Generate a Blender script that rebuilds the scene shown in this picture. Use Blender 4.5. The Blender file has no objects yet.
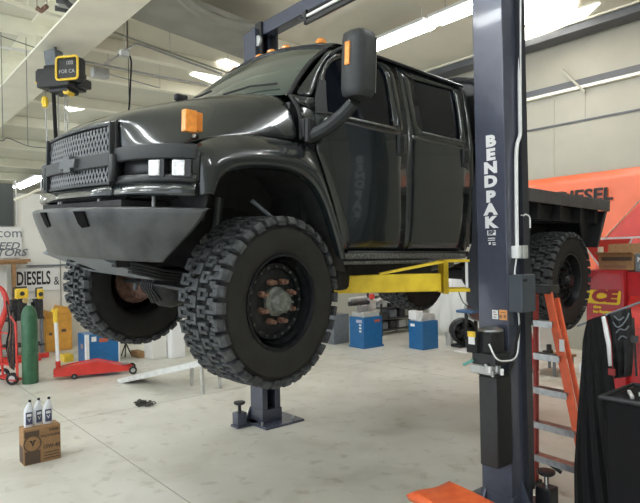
import bpy, bmesh, math, random
from math import radians as rad, sin, cos, pi
from mathutils import Vector as V, Matrix, Euler
random.seed(7)
# ---------------------------------------------------------------- camera, world, light, exposure
SC = bpy.context.scene
F = 577.3; HC = 2.25
_ya, _cp, _ro = rad(50.222), rad(.153), rad(1.196)
_w0 = V((cos(_ya), sin(_ya), 0)); _r = V((sin(_ya), -cos(_ya), 0)); _u = V((0, 0, 1))
CW = _w0*cos(_cp) + _u*sin(_cp); _u2 = _u*cos(_cp) - _w0*sin(_cp)
CR = _r*cos(_ro) - _u2*sin(_ro); CU = _r*sin(_ro) + _u2*cos(_ro)
CL = V((0, 0, HC))
cd = bpy.data.cameras.new('camera'); cam = bpy.data.objects.new('camera', cd); SC.collection.objects.link(cam)
cd.sensor_fit = 'HORIZONTAL'; cd.sensor_width = 36; cd.lens = F/640*36; cd.clip_end = 200; cd.clip_start = .05
m = Matrix((CR, CU, -CW)).transposed().to_4x4(); m.translation = CL; cam.matrix_world = m
SC.camera = cam
def at(px, py, ax, val):
    """point of the place seen in direction px,py that lies on the plane axis = val"""
    d = CW + CR*((px-320)/F) + CU*((251.5-py)/F)
    return CL + d*((val-CL[ax])/d[ax])
wd = bpy.data.worlds.new('world'); SC.world = wd; wd.use_nodes = True
wd.node_tree.nodes['Background'].inputs[0].default_value = (.86, .93, 1, 1)
wd.node_tree.nodes['Background'].inputs[1].default_value = 1.45
SC.view_settings.view_transform = 'Standard'; SC.view_settings.look = 'None'
SC.view_settings.gamma = 1; SC.view_settings.exposure = 0.58; SC.view_settings.use_curve_mapping = False
TUBE = 30.0      # brightness of the ceiling lamps
# ---------------------------------------------------------------- materials
MATS = {}
def mat(name, col, rough=.5, metal=0, var=0, scale=6, bump=0, coat=0, emis=0, col2=None, spec=.5, trans=0, alpha=1, detail=4, stretch=None):
    if name in MATS: return MATS[name]
    m = bpy.data.materials.new(name); m.use_nodes = True; nt = m.node_tree; N = nt.nodes; L = nt.links
    b = N['Principled BSDF']
    b.inputs['Base Color'].default_value = (*col, 1); b.inputs['Roughness'].default_value = rough
    b.inputs['Metallic'].default_value = metal; b.inputs['Specular IOR Level'].default_value = spec
    b.inputs['Coat Weight'].default_value = coat; b.inputs['Coat Roughness'].default_value = .06
    b.inputs['Transmission Weight'].default_value = trans; b.inputs['Alpha'].default_value = alpha
    if emis: b.inputs['Emission Color'].default_value = (*col, 1); b.inputs['Emission Strength'].default_value = emis
    if var or bump or col2:
        tc = N.new('ShaderNodeTexCoord'); mp = N.new('ShaderNodeMapping'); L.new(tc.outputs['Object'], mp.inputs[0])
        if stretch: mp.inputs['Scale'].default_value = stretch
        nz = N.new('ShaderNodeTexNoise'); nz.inputs['Scale'].default_value = scale; nz.inputs['Detail'].default_value = detail
        L.new(mp.outputs[0], nz.inputs['Vector'])
        if var or col2:
            rp = N.new('ShaderNodeValToRGB'); L.new(nz.outputs['Fac'], rp.inputs[0])
            rp.color_ramp.elements[0].position = .35; rp.color_ramp.elements[1].position = .65
            c2 = col2 or tuple(min(1, c*(1+var)) for c in col); c1 = col if col2 else tuple(c*(1-var) for c in col)
            rp.color_ramp.elements[0].color = (*c1, 1); rp.color_ramp.elements[1].color = (*c2, 1)
            L.new(rp.outputs[0], b.inputs['Base Color'])
        if bump:
            bp = N.new('ShaderNodeBump'); bp.inputs['Strength'].default_value = bump; bp.inputs['Distance'].default_value = .01
            L.new(nz.outputs['Fac'], bp.inputs['Height']); L.new(bp.outputs[0], b.inputs['Normal'])
    MATS[name] = m; return m
paint = mat('truck_paint', (.015, .020, .022), .24, .15, var=.06, scale=30, coat=.7)
plast = mat('grey_plastic', (.024, .027, .029), .55, var=.1, scale=20)
bumpm = mat('worn_bumper', (.016, .018, .020), .38, .1, scale=4.5, detail=10, col2=(.062, .066, .068), bump=.15)
blackm = mat('black_underbody', (.012, .012, .013), .7, var=.3, scale=12)
blackg = mat('black_satin', (.018, .019, .021), .4, var=.15, scale=15)
glass = mat('tinted_glass', (.004, .006, .010), .08, spec=.22)
wglass = mat('windshield_glass', (.045, .065, .055), .06, coat=.6, var=.2, scale=3, spec=.8)
rubber = mat('tyre_rubber', (.014, .0135, .012), .8, var=.25, scale=9, bump=.2, detail=6)
lugm = mat('tread_rubber', (.024, .026, .028), .7, scale=22, col2=(.070, .075, .078), bump=.3)
rimm = mat('rim_black', (.012, .014, .016), .4, .3, var=.3, scale=20)
rust = mat('rust', (.14, .065, .042), .8, scale=30, col2=(.25, .14, .095), bump=.3)
dimrust = mat('dark_rust', (.10, .045, .03), .8, scale=18, col2=(.2, .12, .09), bump=.3)
hubm = mat('hub_grey', (.16, .17, .15), .6, .3, var=.3, scale=30, bump=.4)
orange_l = mat('orange_lens', (.95, .33, .06), .2, coat=.6, var=.12, scale=40)
lens = mat('clear_lens', (.75, .75, .76), .15, .3, var=.25, scale=60, coat=.5)
chrome = mat('bright_metal', (.7, .7, .7), .22, 1)
steel = mat('brushed_steel', (.42, .43, .44), .35, .9, var=.15, scale=20)
alu = mat('aluminium', (.72, .73, .72), .35, .7, var=.08, scale=12)
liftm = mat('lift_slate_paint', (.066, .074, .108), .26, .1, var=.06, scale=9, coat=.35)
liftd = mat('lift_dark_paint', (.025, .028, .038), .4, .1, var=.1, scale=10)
yellow = mat('lift_yellow', (.84, .62, .03), .45, scale=9, col2=(.70, .49, .02), detail=8)
white = mat('white_paint', (.80, .80, .78), .5, var=.03, scale=4)
whitep = mat('white_plastic', (.85, .86, .86), .35)
red = mat('red_paint', (.62, .035, .025), .35, coat=.3, var=.08, scale=8)
redd = mat('machine_red', (.48, .016, .022), .35, coat=.3, var=.1, scale=5)
green = mat('cylinder_green', (.028, .115, .055), .4, var=.12, scale=10, coat=.2)
blue = mat('cabinet_blue', (.010, .13, .34), .4, var=.08, scale=7, coat=.2)
orangem = mat('fibreglass_orange', (.80, .14, .055), .45, var=.08, scale=10)
orangec = mat('creeper_orange', (.95, .19, .055), .45, scale=14, col2=(.85, .13, .035), detail=8)
cabor = mat('cabinet_orange', (.72, .36, .06), .5, var=.1, scale=6)
yel2 = mat('tool_yellow', (.88, .60, .05), .4, var=.1, scale=20)
card = mat('cardboard', (.34, .195, .09), .85, var=.1, scale=20)
cardd = mat('cardboard_print', (.10, .065, .045), .8)
cloth = mat('black_cloth', (.006, .006, .007), .9, var=.3, scale=14, bump=.4)
greym = mat('grey_paint', (.16, .18, .20), .5, var=.1, scale=9)
lgrey = mat('light_grey_metal', (.50, .51, .50), .45, .2, var=.1, scale=14)
clutter = mat('dark_clutter', (.03, .03, .032), .6, var=.5, scale=14)
ink = mat('black_ink', (.012, .012, .014), .6)
tube_m = mat('lamp_tube', (.95, .98, 1), .5, emis=TUBE)
skyl = mat('daylight_panel', (1, .97, .9), .5, emis=3.2)
skyl2 = mat('daylight_panel_warm', (1, .93, .80), .5, emis=4.5)
ceilm = mat('ceiling_sheet', (.70, .685, .58), .7, var=.04, scale=1.2)
beamm = mat('cream_beam', (.90, .875, .74), .55, var=.04, scale=2)
wallm = mat('wall_sheet', (.39, .375, .31), .7, var=.05, scale=1.0)
wallw = mat('wall_white', (.78, .77, .72), .6, var=.04, scale=1.5)
shade_fit = mat('shade_and_fittings_grey', (.30, .30, .265), .7, var=.08, scale=2)  # grey of the shaded ceiling bay, also used for pipes and sheet joints
ducts = mat('dull_grey_strip', (.10, .105, .115), .6, var=.1, scale=3)
# ---------------------------------------------------------------- mesh helpers
COL = SC.collection
class B:
    def __init__(s): s.bm = bmesh.new(); s.mi = 0; s.M = Matrix.Identity(4)
    def v(s, p): return s.bm.verts.new(s.M @ V(p))
    def f(s, vs):
        try: f = s.bm.faces.new(vs); f.material_index = s.mi; f.smooth = True; return f
        except ValueError: return None
    def box(s, c, d, R=None):
        R = R or Matrix.Identity(3); c = V(c); h = V(d)/2
        vs = [s.v(c + R @ V((h.x*a, h.y*b, h.z*e))) for a in (-1, 1) for b in (-1, 1) for e in (-1, 1)]
        for q in ((0,1,3,2),(4,6,7,5),(0,4,5,1),(2,3,7,6),(0,2,6,4),(1,5,7,3)): s.f([vs[i] for i in q])
        return s
    def bb(s, a, b): return s.box([(a[i]+b[i])/2 for i in range(3)], [abs(b[i]-a[i]) for i in range(3)])
    def bar(s, p0, p1, wd, ht, up=(0, 0, 1)):
        p0, p1 = V(p0), V(p1); x = (p1-p0).normalized(); y = V(up).cross(x)
        if y.length < 1e-3: y = V((0, 1, 0)).cross(x)
        y.normalize(); z = x.cross(y); R = Matrix((x, y, z)).transposed()
        return s.box((p0+p1)/2, ((p1-p0).length, wd, ht), R)
    def tube(s, pts, r, n=8, r1=None):
        pts = [V(p) for p in pts]; rings = []; k = len(pts); prev = None
        for i, p in enumerate(pts):
            t = (pts[min(i+1, k-1)] - pts[max(i-1, 0)]).normalized()
            a = (prev - t*prev.dot(t)) if prev else t.orthogonal()
            a.normalize(); prev = a; b = t.cross(a)
            rr = r if r1 is None else r + (r1-r)*i/(k-1)
            rings.append([s.v(p + (a*cos(2*pi*j/n) + b*sin(2*pi*j/n))*rr) for j in range(n)])
        for i in range(k-1):
            for j in range(n): s.f([rings[i][j], rings[i][(j+1) % n], rings[i+1][(j+1) % n], rings[i+1][j]])
        s.f(rings[0][::-1]); s.f(rings[-1]); return s
    def cyl(s, p0, p1, r, n=16, r1=None): return s.tube([p0, p1], r, n, r1)
    def lathe(s, prof, o=(0, 0, 0), ax=(0, 0, 1), n=32, closed=False):
        ax = V(ax).normalized(); a = ax.orthogonal().normalized(); b = ax.cross(a); o = V(o); rings = []
        for r, h in prof: rings.append([s.v(o + ax*h + (a*cos(2*pi*j/n) + b*sin(2*pi*j/n))*r) for j in range(n)] if r > 1e-5 else [s.v(o+ax*h)])
        prs = list(zip(rings, rings[1:])) + ([(rings[-1], rings[0])] if closed else [])
        for A, C in prs:
            for j in range(n):
                q = [A[j % len(A)], A[(j+1) % n % len(A)], C[(j+1) % n % len(C)], C[j % len(C)]]
                u = []
                for x in q:
                    if x not in u: u.append(x)
                if len(u) > 2: s.f(u)
        return s
    def prism(s, poly, fn, a, b):
        """poly of 2-D points, fn(u, v, w) -> 3-D, from w=a to w=b"""
        A = [s.v(fn(u, v, a)) for u, v in poly]; C = [s.v(fn(u, v, b)) for u, v in poly]; n = len(poly)
        for i in range(n): s.f([A[i], A[(i+1) % n], C[(i+1) % n], C[i]])
        s.f(A[::-1]); s.f(C); return s
    def grid(s, rows, close=False):
        g = [[s.v(p) for p in r] for r in rows]
        for i in range(len(g)-1):
            for j in range(len(g[i])-1): s.f([g[i][j], g[i][j+1], g[i+1][j+1], g[i+1][j]])
        return s
    def sphere(s, c, r, n=12, sc=(1, 1, 1)):
        c = V(c); prof = []
        rings = []
        for i in range(n//2+1):
            t = pi*i/(n//2)
            if i in (0, n//2): rings.append([s.v(c + V((0, 0, r*cos(t)*sc[2])))])
            else: rings.append([s.v(c + V((r*sin(t)*cos(2*pi*j/n)*sc[0], r*sin(t)*sin(2*pi*j/n)*sc[1], r*cos(t)*sc[2]))) for j in range(n)])
        for A, C in zip(rings, rings[1:]):
            for j in range(n):
                q = []
                for x in (A[j % len(A)], A[(j+1) % n % len(A)], C[(j+1) % n % len(C)], C[j % len(C)]):
                    if x not in q: q.append(x)
                s.f(q)
        return s
def obj(name, b, m, parent=None, bevel=0, sub=0, solid=0, smooth=35, label=None, fix=True, loc=None):
    me = bpy.data.meshes.new(name)
    if fix: bmesh.ops.recalc_face_normals(b.bm, faces=b.bm.faces)
    b.bm.to_mesh(me); b.bm.free()
    for x in (m if isinstance(m, (list, tuple)) else [m]): me.materials.append(x)
    me.set_sharp_from_angle(angle=rad(smooth))
    o = bpy.data.objects.new(name, me); COL.objects.link(o)
    if solid: md = o.modifiers.new('solid', 'SOLIDIFY'); md.thickness = solid; md.offset = -1
    if bevel: md = o.modifiers.new('bevel', 'BEVEL'); md.width = bevel; md.segments = 2; md.limit_method = 'ANGLE'; md.angle_limit = rad(40)
    if sub: md = o.modifiers.new('sub', 'SUBSURF'); md.levels = sub; md.render_levels = sub
    if parent: o.parent = parent
    if label: o['label'] = label
    if loc: o.location = loc
    return o
def tag(o, label, cat, group=None, kind=None):
    if label: o['label'] = label
    if cat: o['category'] = cat
    if group: o['group'] = group
    if kind: o['kind'] = kind
    return o
def struct(name, b, m, **k): o = obj(name, b, m, **k); o['kind'] = 'structure'; return o
def thing(name, label, cat, loc=(0, 0, 0), rz=0, group=None):
    o = bpy.data.objects.new(name, None); COL.objects.link(o); o.location = loc; o.rotation_euler = (0, 0, rz); o.empty_display_size = .2
    return tag(o, label, cat, group)
def text(name, s, size, m, parent=None, o=(0, 0, 0), x=(1, 0, 0), y=(0, 0, 1), ext=.002, sx=1, bold=0, align='CENTER', shear=0, label=None):
    """raised lettering lying in the plane spanned by x and y"""
    cu = bpy.data.curves.new(name, 'FONT'); cu.body = s; cu.size = size; cu.extrude = ext; cu.align_x = align; cu.align_y = 'CENTER'; cu.offset = bold; cu.shear = shear
    cu.resolution_u = 3
    to = bpy.data.objects.new(name, cu); COL.objects.link(to)
    bpy.context.view_layer.update()
    me = bpy.data.meshes.new_from_object(to.evaluated_get(bpy.context.evaluated_depsgraph_get()))
    bpy.data.objects.remove(to); bpy.data.curves.remove(cu)
    X = V(x).normalized(); Y = V(y).normalized(); Z = X.cross(Y)
    M = Matrix((X*sx, Y, Z)).transposed().to_4x4(); M.translation = V(o); me.transform(M)
    me.materials.clear(); me.materials.append(m); me.name = name
    ob = bpy.data.objects.new(name, me); COL.objects.link(ob)
    if parent: ob.parent = parent
    if label: ob['label'] = label
    return ob
def copy_tree(o, parent=None):
    c = o.copy(); COL.objects.link(c); c.parent = parent
    for ch in list(o.children): copy_tree(ch, c)
    return c
def interp(t, xs, ys):
    if t <= xs[0]: return ys[0]
    for i in range(len(xs)-1):
        if t <= xs[i+1]: return ys[i] + (ys[i+1]-ys[i])*(t-xs[i])/(xs[i+1]-xs[i])
    return ys[-1]
def resample(pts, n):
    pts = [V(p) for p in pts]; d = [0]
    for a, b in zip(pts, pts[1:]): d.append(d[-1]+(b-a).length)
    out = []
    for i in range(n):
        t = d[-1]*i/(n-1)
        for k in range(len(pts)-1):
            if t <= d[k+1]+1e-9:
                s = (t-d[k])/max(1e-9, d[k+1]-d[k]); out.append(pts[k].lerp(pts[k+1], s)); break
    return out
def catmull(pts, k=6):
    pts = [V(p) for p in pts]; P = [pts[0]*2-pts[1]] + pts + [pts[-1]*2-pts[-2]]; out = []
    for i in range(1, len(P)-2):
        for j in range(k):
            t = j/k; a, b, c, d = P[i-1:i+3]
            out.append(.5*((2*b)+(c-a)*t+(2*a-5*b+4*c-d)*t*t+(3*b-a-3*c+d)*t**3))
    out.append(pts[-1]); return out
# ---------------------------------------------------------------- the room
XB, YF, ZC = 12.5, 15.5, 7.0      # back wall, far partition, ceiling
YE = 40.0                          # end wall of the next bay beyond the partition
def floor_mat():
    m = bpy.data.materials.new('polished_concrete'); m.use_nodes = True; nt = m.node_tree; N = nt.nodes; L = nt.links; b = N['Principled BSDF']
    tc = N.new('ShaderNodeTexCoord')
    def noise(sc, det, dist=0):
        n = N.new('ShaderNodeTexNoise'); n.inputs['Scale'].default_value = sc; n.inputs['Detail'].default_value = det; n.inputs['Distortion'].default_value = dist
        L.new(tc.outputs['Object'], n.inputs['Vector']); return n
    def ramp(n, a, b_, c1, c2):
        r = N.new('ShaderNodeValToRGB'); L.new(n.outputs['Fac'], r.inputs[0]); r.color_ramp.elements[0].position = a; r.color_ramp.elements[1].position = b_
        r.color_ramp.elements[0].color = (*c1, 1); r.color_ramp.elements[1].color = (*c2, 1); return r
    def mix(t, a, c, f=1):
        x = N.new('ShaderNodeMix'); x.data_type = 'RGBA'; x.blend_type = t; x.inputs[0].default_value = f; L.new(a, x.inputs[6]); L.new(c, x.inputs[7]); return x.outputs[2]
    base = ramp(noise(.9, 6, .6), .3, .7, (.62, .605, .53), (.73, .715, .64)).outputs[0]
    st = ramp(noise(5, 10, .4), .58, .70, (1, 1, 1), (.70, .67, .61)).outputs[0]
    sp = ramp(noise(1.3, 5, .8), .50, .70, (1, 1, 1), (.82, .81, .77)).outputs[0]
    L.new(mix('MULTIPLY', mix('MULTIPLY', base, st, .7), sp, .8), b.inputs['Base Color'])
    rr = ramp(noise(3, 5), .3, .7, (.30, .30, .30), (.48, .48, .48)); L.new(rr.outputs[0], b.inputs['Roughness'])
    b.inputs['Specular IOR Level'].default_value = .45
    return m
struct('floor', B().bb((-7, -7, -.2), (XB+.2, YE+.2, 0)), floor_mat())
b = B()                                                    # saw-cut joints in the slab
for x in (2.42, 8.3): b.bb((x-.006, -7, 0), (x+.006, YF, .0012))
for y in (8.42, 2.2): b.bb((-7, y-.006, 0), (XB, y+.006, .0012))
struct('trim_1', b, mat('joint_dark', (.40, .38, .33), .9))
struct('wall_back', B().bb((XB, -7, 0), (XB+.2, YE+.2, ZC)), wallm)
struct('wall_far', B().bb((-7, YF, 0), (XB, YF+.12, 3.86)), wallw)
struct('wall_end', B().bb((-7, YE, 0), (XB, YE+.2, ZC)), wallm)
struct('wall_near', B().bb((-7, -7.2, 0), (XB+.2, -7, ZC)), wallm)
struct('ceiling', B().bb((-7, -7, ZC), (XB+.2, YE+.2, ZC+.2)), ceilm)
# main cream frame beam over the aisle and purlins
b = B(); b.bb((3.00, -7, 6.36), (3.90, YE, 6.40)); b.bb((3.40, -7, 6.40), (3.50, YE, 6.96)); b.bb((3.00, -7, 6.94), (3.90, YE, 6.99))
struct('trim_2', b, beamm)
for i, y in enumerate([10.3, 12.4, 14.5, 17.5, 21]):
    b = B(); b.bb((-7, y, 6.72), (3.38, y+.07, 6.99)); b.bb((3.52, y, 6.72), (XB, y+.07, 6.99)); b.bb((-7, y, 6.70), (3.04, y+.2, 6.72)); b.bb((3.86, y, 6.70), (XB, y+.2, 6.72))
    struct('trim_%d' % (3+i), b, beamm)
b = B()                                                    # panel added for a ceiling bay in shade, its shade in the grey
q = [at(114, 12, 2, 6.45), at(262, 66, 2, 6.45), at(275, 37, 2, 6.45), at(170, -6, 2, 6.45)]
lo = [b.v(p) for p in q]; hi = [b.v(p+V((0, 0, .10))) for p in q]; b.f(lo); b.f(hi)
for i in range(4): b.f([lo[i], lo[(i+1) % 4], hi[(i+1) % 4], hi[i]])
struct('trim_10', b, shade_fit)
for i, y in enumerate((25, 30, 35)):
    b = B(); b.bb((-7, y, 6.6), (XB, y+.15, 6.99)); struct('trim_%d' % (20+i), b, beamm)
b = B(); b.tube(catmull([at(176, -8, 2, 6.4), at(192, 6, 2, 6.4), at(212, 17, 2, 6.4), at(238, 25, 2, 6.4), at(262, 27, 2, 6.4)], 5), .09, 8); struct('trim_23', b, shade_fit)
# back wall girts, rails and ledges
b = B(); b.bb((XB-.12, -7, 5.70), (XB, YF, 5.76)); struct('trim_11', b, beamm)
struct('trim_12', B().bb((XB-.06, -7, 5.77), (XB, YF, 5.92)), ducts)
struct('trim_13', B().bb((XB-.03, -7, 5.00), (XB, YF, 5.04)), ducts)
struct('trim_14', B().bb((XB-.55, -7, 6.80), (XB-.1, YF, 6.95)), ducts)
struct('trim_15', B().bb((XB-.60, -7, 6.96), (XB-.1, YF, 6.995)), beamm)
b = B(); b.bar(at(562, 70, 0, XB-.1), at(585, 92, 0, XB-.1), .05, .05, up=(1, 0, 0)); struct('trim_16', b, wallm)
b = B(); b.bar(at(585, 92, 0, XB-.005), at(585, 118, 0, XB-.005), .012, .012, up=(1, 0, 0)); b.bar(at(554, 100, 0, XB-.005), at(554, 180, 0, XB-.005), .012, .012, up=(1, 0, 0)); struct('trim_17', b, wallm)
def ceil_panel(name, pts, m, z=6.97):
    b = B(); q = [at(*p, 2, z) for p in pts]; lo = [b.v(p) for p in q]; hi = [b.v(p+V((0, 0, .02))) for p in q]; b.f(lo); b.f(hi)
    for i in range(4): b.f([lo[i], lo[(i+1) % 4], hi[(i+1) % 4], hi[i]])
    return struct(name, b, m)
ceil_panel('window_1', [(210, 64), (226, 60), (250, 70), (235, 76)], skyl)
ceil_panel('window_2', [(190, 75), (206, 68), (234, 79), (219, 86)], skyl)
ceil_panel('window_3', [(505, -30), (585, -45), (577, 8), (519, 27)], skyl2)
ceil_panel('window_4', [(519, 31), (600, 4), (585, 18), (519, 44)], skyl, 6.96)
ceil_panel('glare_streak', [(64, 107), (80, 105), (86, 109), (70, 112)], skyl)  # bright reflected streak on the far ceiling, built as a glowing panel
# dark window in the far wall, sheet joints
struct('window_6', B().bb(at(-45, 181, 1, YF-.03), at(14, 226, 1, YF-.07)), mat('dark_pane', (.09, .10, .10), .25, coat=.3))
b = B(); p0 = at(14.8, 180, 1, YF-.02); b.bb((p0.x, YF-.05, p0.z), (p0.x+.03, YF, p0.z-1.1)); struct('trim_18', b, white)
b = B()
for x in (4.3, 5.5, 6.7, 7.9, 9.1): b.bb((x, YF-.01, 0), (x+.02, YF, 3.86))
struct('trim_19', b, shade_fit)
# ---------------------------------------------------------------- ceiling lamps
def strip_lamp(c, ln, w, label, group='twin tube strip lamps', axis='y', drop=.12):
    t = thing('strip_lamp', label, 'ceiling lamp', c, 0 if axis == 'y' else pi/2, group)
    obj('housing', B().bb((-w/2, -ln/2, 0), (w/2, ln/2, .06)), white, t, bevel=.01)
    for s in (-1, 1): obj('tube', B().cyl((s*w*.25, -ln/2+.04, -.035), (s*w*.25, ln/2-.04, -.035), .032, 10), tube_m, t)
    for s in (-1, 1): obj('hanger', B().cyl((0, s*ln*.4, .06), (0, s*ln*.4, 7.0-c[2]-.005), .008, 6), steel, t)
    return t
strip_lamp((8.75, 8.25, 6.60), 2.4, .5, 'long bright strip lamp running behind the door mirror towards the lift post', None)
strip_lamp((8.75, 5.75, 6.60), 2.4, .5, 'bright strip lamp whose end is cut by the left edge of the near lift post', None)
_a, _c = at(44, 176, 2, 6.5), at(-12, 194, 2, 6.5)
strip_lamp((_a.x, (_a.y+38)/2, 6.50), 38-_a.y, .9, 'distant long strip lamp seen left of the truck grille', None)
off = 'added strip lamp in the ceiling rows that light the shop'
for (x, y) in ((-.9, 2.2), (-.9, 5.4), (-.9, 8.6), (5.2, -2.2), (5.2, 1.6), (1.2, -2.5), (-3.5, 6), (-3.5, 11), (-1, 19), (-1, 26), (7.5, 20)):  # extra lamps, mostly out of view, added to light the shop
    strip_lamp((x, y, 6.60), 2.4, .5, off)
# ---------------------------------------------------------------- conduits, cables and boxes under the ceiling
def pipe(name, pts, r, m, label, cat, group=None, n=6, hang=True):
    b = B(); b.tube(pts, r, n)
    if hang and max(p[2] for p in pts) < 6.99:
        for p in (pts[len(pts)//4], pts[(3*len(pts))//4]):
            if p[2] > 4: b.cyl(p, (p[0], p[1], 6.99), .006, 5)
    return tag(obj(name, b, m), label, cat, group)
z = 6.3
pipe('conduit', [at(83, 61, 2, z), at(160, 76.5, 2, z), at(222, 88, 2, z)], .022, steel, 'thin grey conduit running right from the black hoist towards the windshield', 'pipe')
pipe('conduit', [at(108, 74, 2, z), at(160, 88, 2, z)], .014, steel, 'short thin conduit leaving the small junction box to the right', 'pipe')
pipe('conduit', [at(111, 31, 2, 6.55), at(163, 50, 2, 6.55), at(228, 73, 2, 6.55)], .02, shade_fit, 'conduit under the ceiling that passes above the two daylight panels', 'pipe')
pipe('conduit', [at(-5, 46, 2, 6.6), at(37, 53, 2, 6.6)], .03, white, 'white pipe at the left edge ending at the cream beam', 'pipe')
pipe('conduit', [at(-5, 34, 2, 6.5), at(42, 50, 2, 6.5)], .012, shade_fit, 'thin line above the white pipe at the left edge', 'pipe')
pipe('conduit', [at(-4, -4, 2, 6.5), at(28, 8, 2, 6.5), at(55, 16, 2, 6.5), at(76, 22, 2, 6.5)], .035, beamm, 'cream pipe crossing the top left corner', 'pipe')
t = at(125, 53, 1, 10.2)
pipe('drop_cable', catmull([at(118, 55, 1, 10.2), at(126, 53, 1, 10.2), at(131, 60, 1, 10.2), at(130.5, 80, 1, 10.2), at(128.5, 112, 1, 10.2), at(122.5, 122, 1, 10.2)], 5), .016, cloth, 'black cable dropping from a ceiling conduit behind the truck hood', 'cable')
pipe('conduit', catmull([at(104, 64, 1, 10.2), at(121, 54, 1, 10.2), at(134, 45, 1, 10.2), at(145, 46, 1, 10.2), at(180, 59, 1, 10.2), at(222, 74, 1, 10.2)], 4), .02, steel, 'bent grey conduit that carries the black drop cable', 'pipe')
tag(obj('junction_box', B().box(at(124, 53.5, 1, 10.15), (.16, .12, .1)), lgrey, bevel=.01), 'grey junction box where the black cable drops from the bent conduit', 'junction box')
tag(obj('junction_box', B().box(at(100, 73.5, 2, 6.28), (.34, .2, .2)), lgrey, bevel=.01), 'grey junction box right of the black hoist', 'junction box')
# piping cluster at the very top left
t = thing('pipe_cluster', 'tangle of grey pipes under the ceiling at the top beside the cream beam', 'pipes', at(66, 6, 2, 6.6))
for i, (a, c) in enumerate([((56, 0), (92, 5)), ((58, 4), (84, 10)), ((62, -3), (74, 10)), ((70, -3), (80, 8)), ((55, 8), (78, 12))]):
    o = obj('pipe', B().tube([at(*a, 2, 6.6)-t.location, at(*c, 2, 6.6)-t.location], .05, 8), lgrey if i % 2 else ducts, t)
pipe('beam_clamp', [at(37, 8, 2, 6.45), at(41, 11, 2, 6.4), at(47, 6, 2, 6.45)], .04, dimrust, 'small rusty clamp on the cream pipe at top left', 'clamp')
# red-wire tangle at the beam foot on the left
t = at(4, 140, 1, 13)
pipe('wall_cable', catmull([at(-4, 139, 1, 13), at(3, 141, 1, 13), at(8, 138, 1, 13), at(28, 146, 1, 13), at(47, 148, 1, 13)], 4), .008, ducts, 'dark cable sagging under the ceiling left of the grille', 'cable')
pipe('wall_cable', catmull([at(14, 200, 1, 13.5), at(28, 195, 1, 13.5), at(38, 190, 1, 13.5), at(47, 189, 1, 13.5)], 4), .03, beamm, 'pale hose looping below the low strip lamp', 'cable')
# ---------------------------------------------------------------- overhead hoist hanging from the cream beam
hp = at(62, 72, 0, 3.35); dep = (hp-CL).dot(CW); k = dep/F      # metres per photo pixel there
t = thing('cable_hoist', 'black hoist with yellow-edged lettered plate hung under the cream ceiling beam', 'hoist', hp)
def H(x, y, d=0): return CR*((x-62)*k) - CU*((y-72)*k) + CW*d
Rh = Matrix((CR, CW, CU)).transposed()
Rp = Matrix((CR, CW, CU)).transposed() @ Matrix.Rotation(rad(-14), 3, 'Z')
b = B(); b.box(H(62, 81), (37*k, .55, 19*k), Rp); b.box(H(64, 73), (28*k, .5, 10*k), Rp); b.box(H(46, 79), (9*k, .4, 12*k), Rp); b.box(H(83, 84), (10*k, .3, 9*k), Rp); b.box(H(64, 91), (22*k, .35, 7*k), Rp)
obj('body', b, blackg, t, bevel=.03)
obj('suspension_rod', B().cyl(H(53, 60, .1), V((H(53, 60, .1).x, H(53, 60, .1).y, 6.36-hp.z)), .03, 8), blackg, t)
obj('mount', B().box(H(52, 59, .1), (13*k, .25, 19*k), Rp @ Matrix.Rotation(rad(-8), 3, 'Y')), greym, t, bevel=.01)
pl = obj('lettered_plate', B().box(H(77, 74, -.25), (25*k, .25, 23*k), Rp), blackg, t, bevel=.06)
Nx = Rp @ V((1, 0, 0)); Ny = Rp @ V((0, 0, 1)); Nn = -(Rp @ V((0, 1, 0)))
b = B(); c0 = H(77, 74, -.25)+Nn*.13; w, h, rr = 12*k, 11*k, 3*k; pts = []
for (sx, sy, a0) in ((1, 1, 0), (-1, 1, 90), (-1, -1, 180), (1, -1, 270)):
    for j in range(4): a = rad(a0+j*30); pts.append(c0+Nx*(sx*(w-rr)+rr*cos(a))+Ny*(sy*(h-rr)+rr*sin(a)))
b.tube(pts+[pts[0]], .022, 6); obj('yellow_rim', b, yel2, t)
text('lettering', '100', 5.5*k, lgrey, t, o=c0+Nn*.005+Nx*3*k+Ny*4.5*k, x=Nx, y=Ny)
text('lettering', 'FOR CA', 5*k, lgrey, t, o=c0+Nn*.005+Ny*-3.5*k, x=Nx, y=Ny)
obj('trolley_wheel', B().cyl(H(41, 83, -.1), H(41, 83, .1), 3.5*k, 12), yel2, t); obj('trolley_wheel', B().cyl(H(70, 94, -.2), H(72, 94, .0), 3*k, 12), yel2, t)
for i, (x0, x1, y1, r, mm) in enumerate(((45, 47, 142, .012, steel), (53.5, 56, 142, .035, cloth), (58, 59, 140, .012, steel), (64.5, 65, 138, .01, steel), (67, 67.5, 136, .01, steel))):
    obj('lifting_cord', B().tube([H(x0, 92), H((x0+x1)/2, (92+y1)/2), H(x1, y1)], r, 6), mm, t)
obj('hook_block', B().sphere(H(45, 102), .07, 8, (1, 1, 1.8)), yel2, t)
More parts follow.
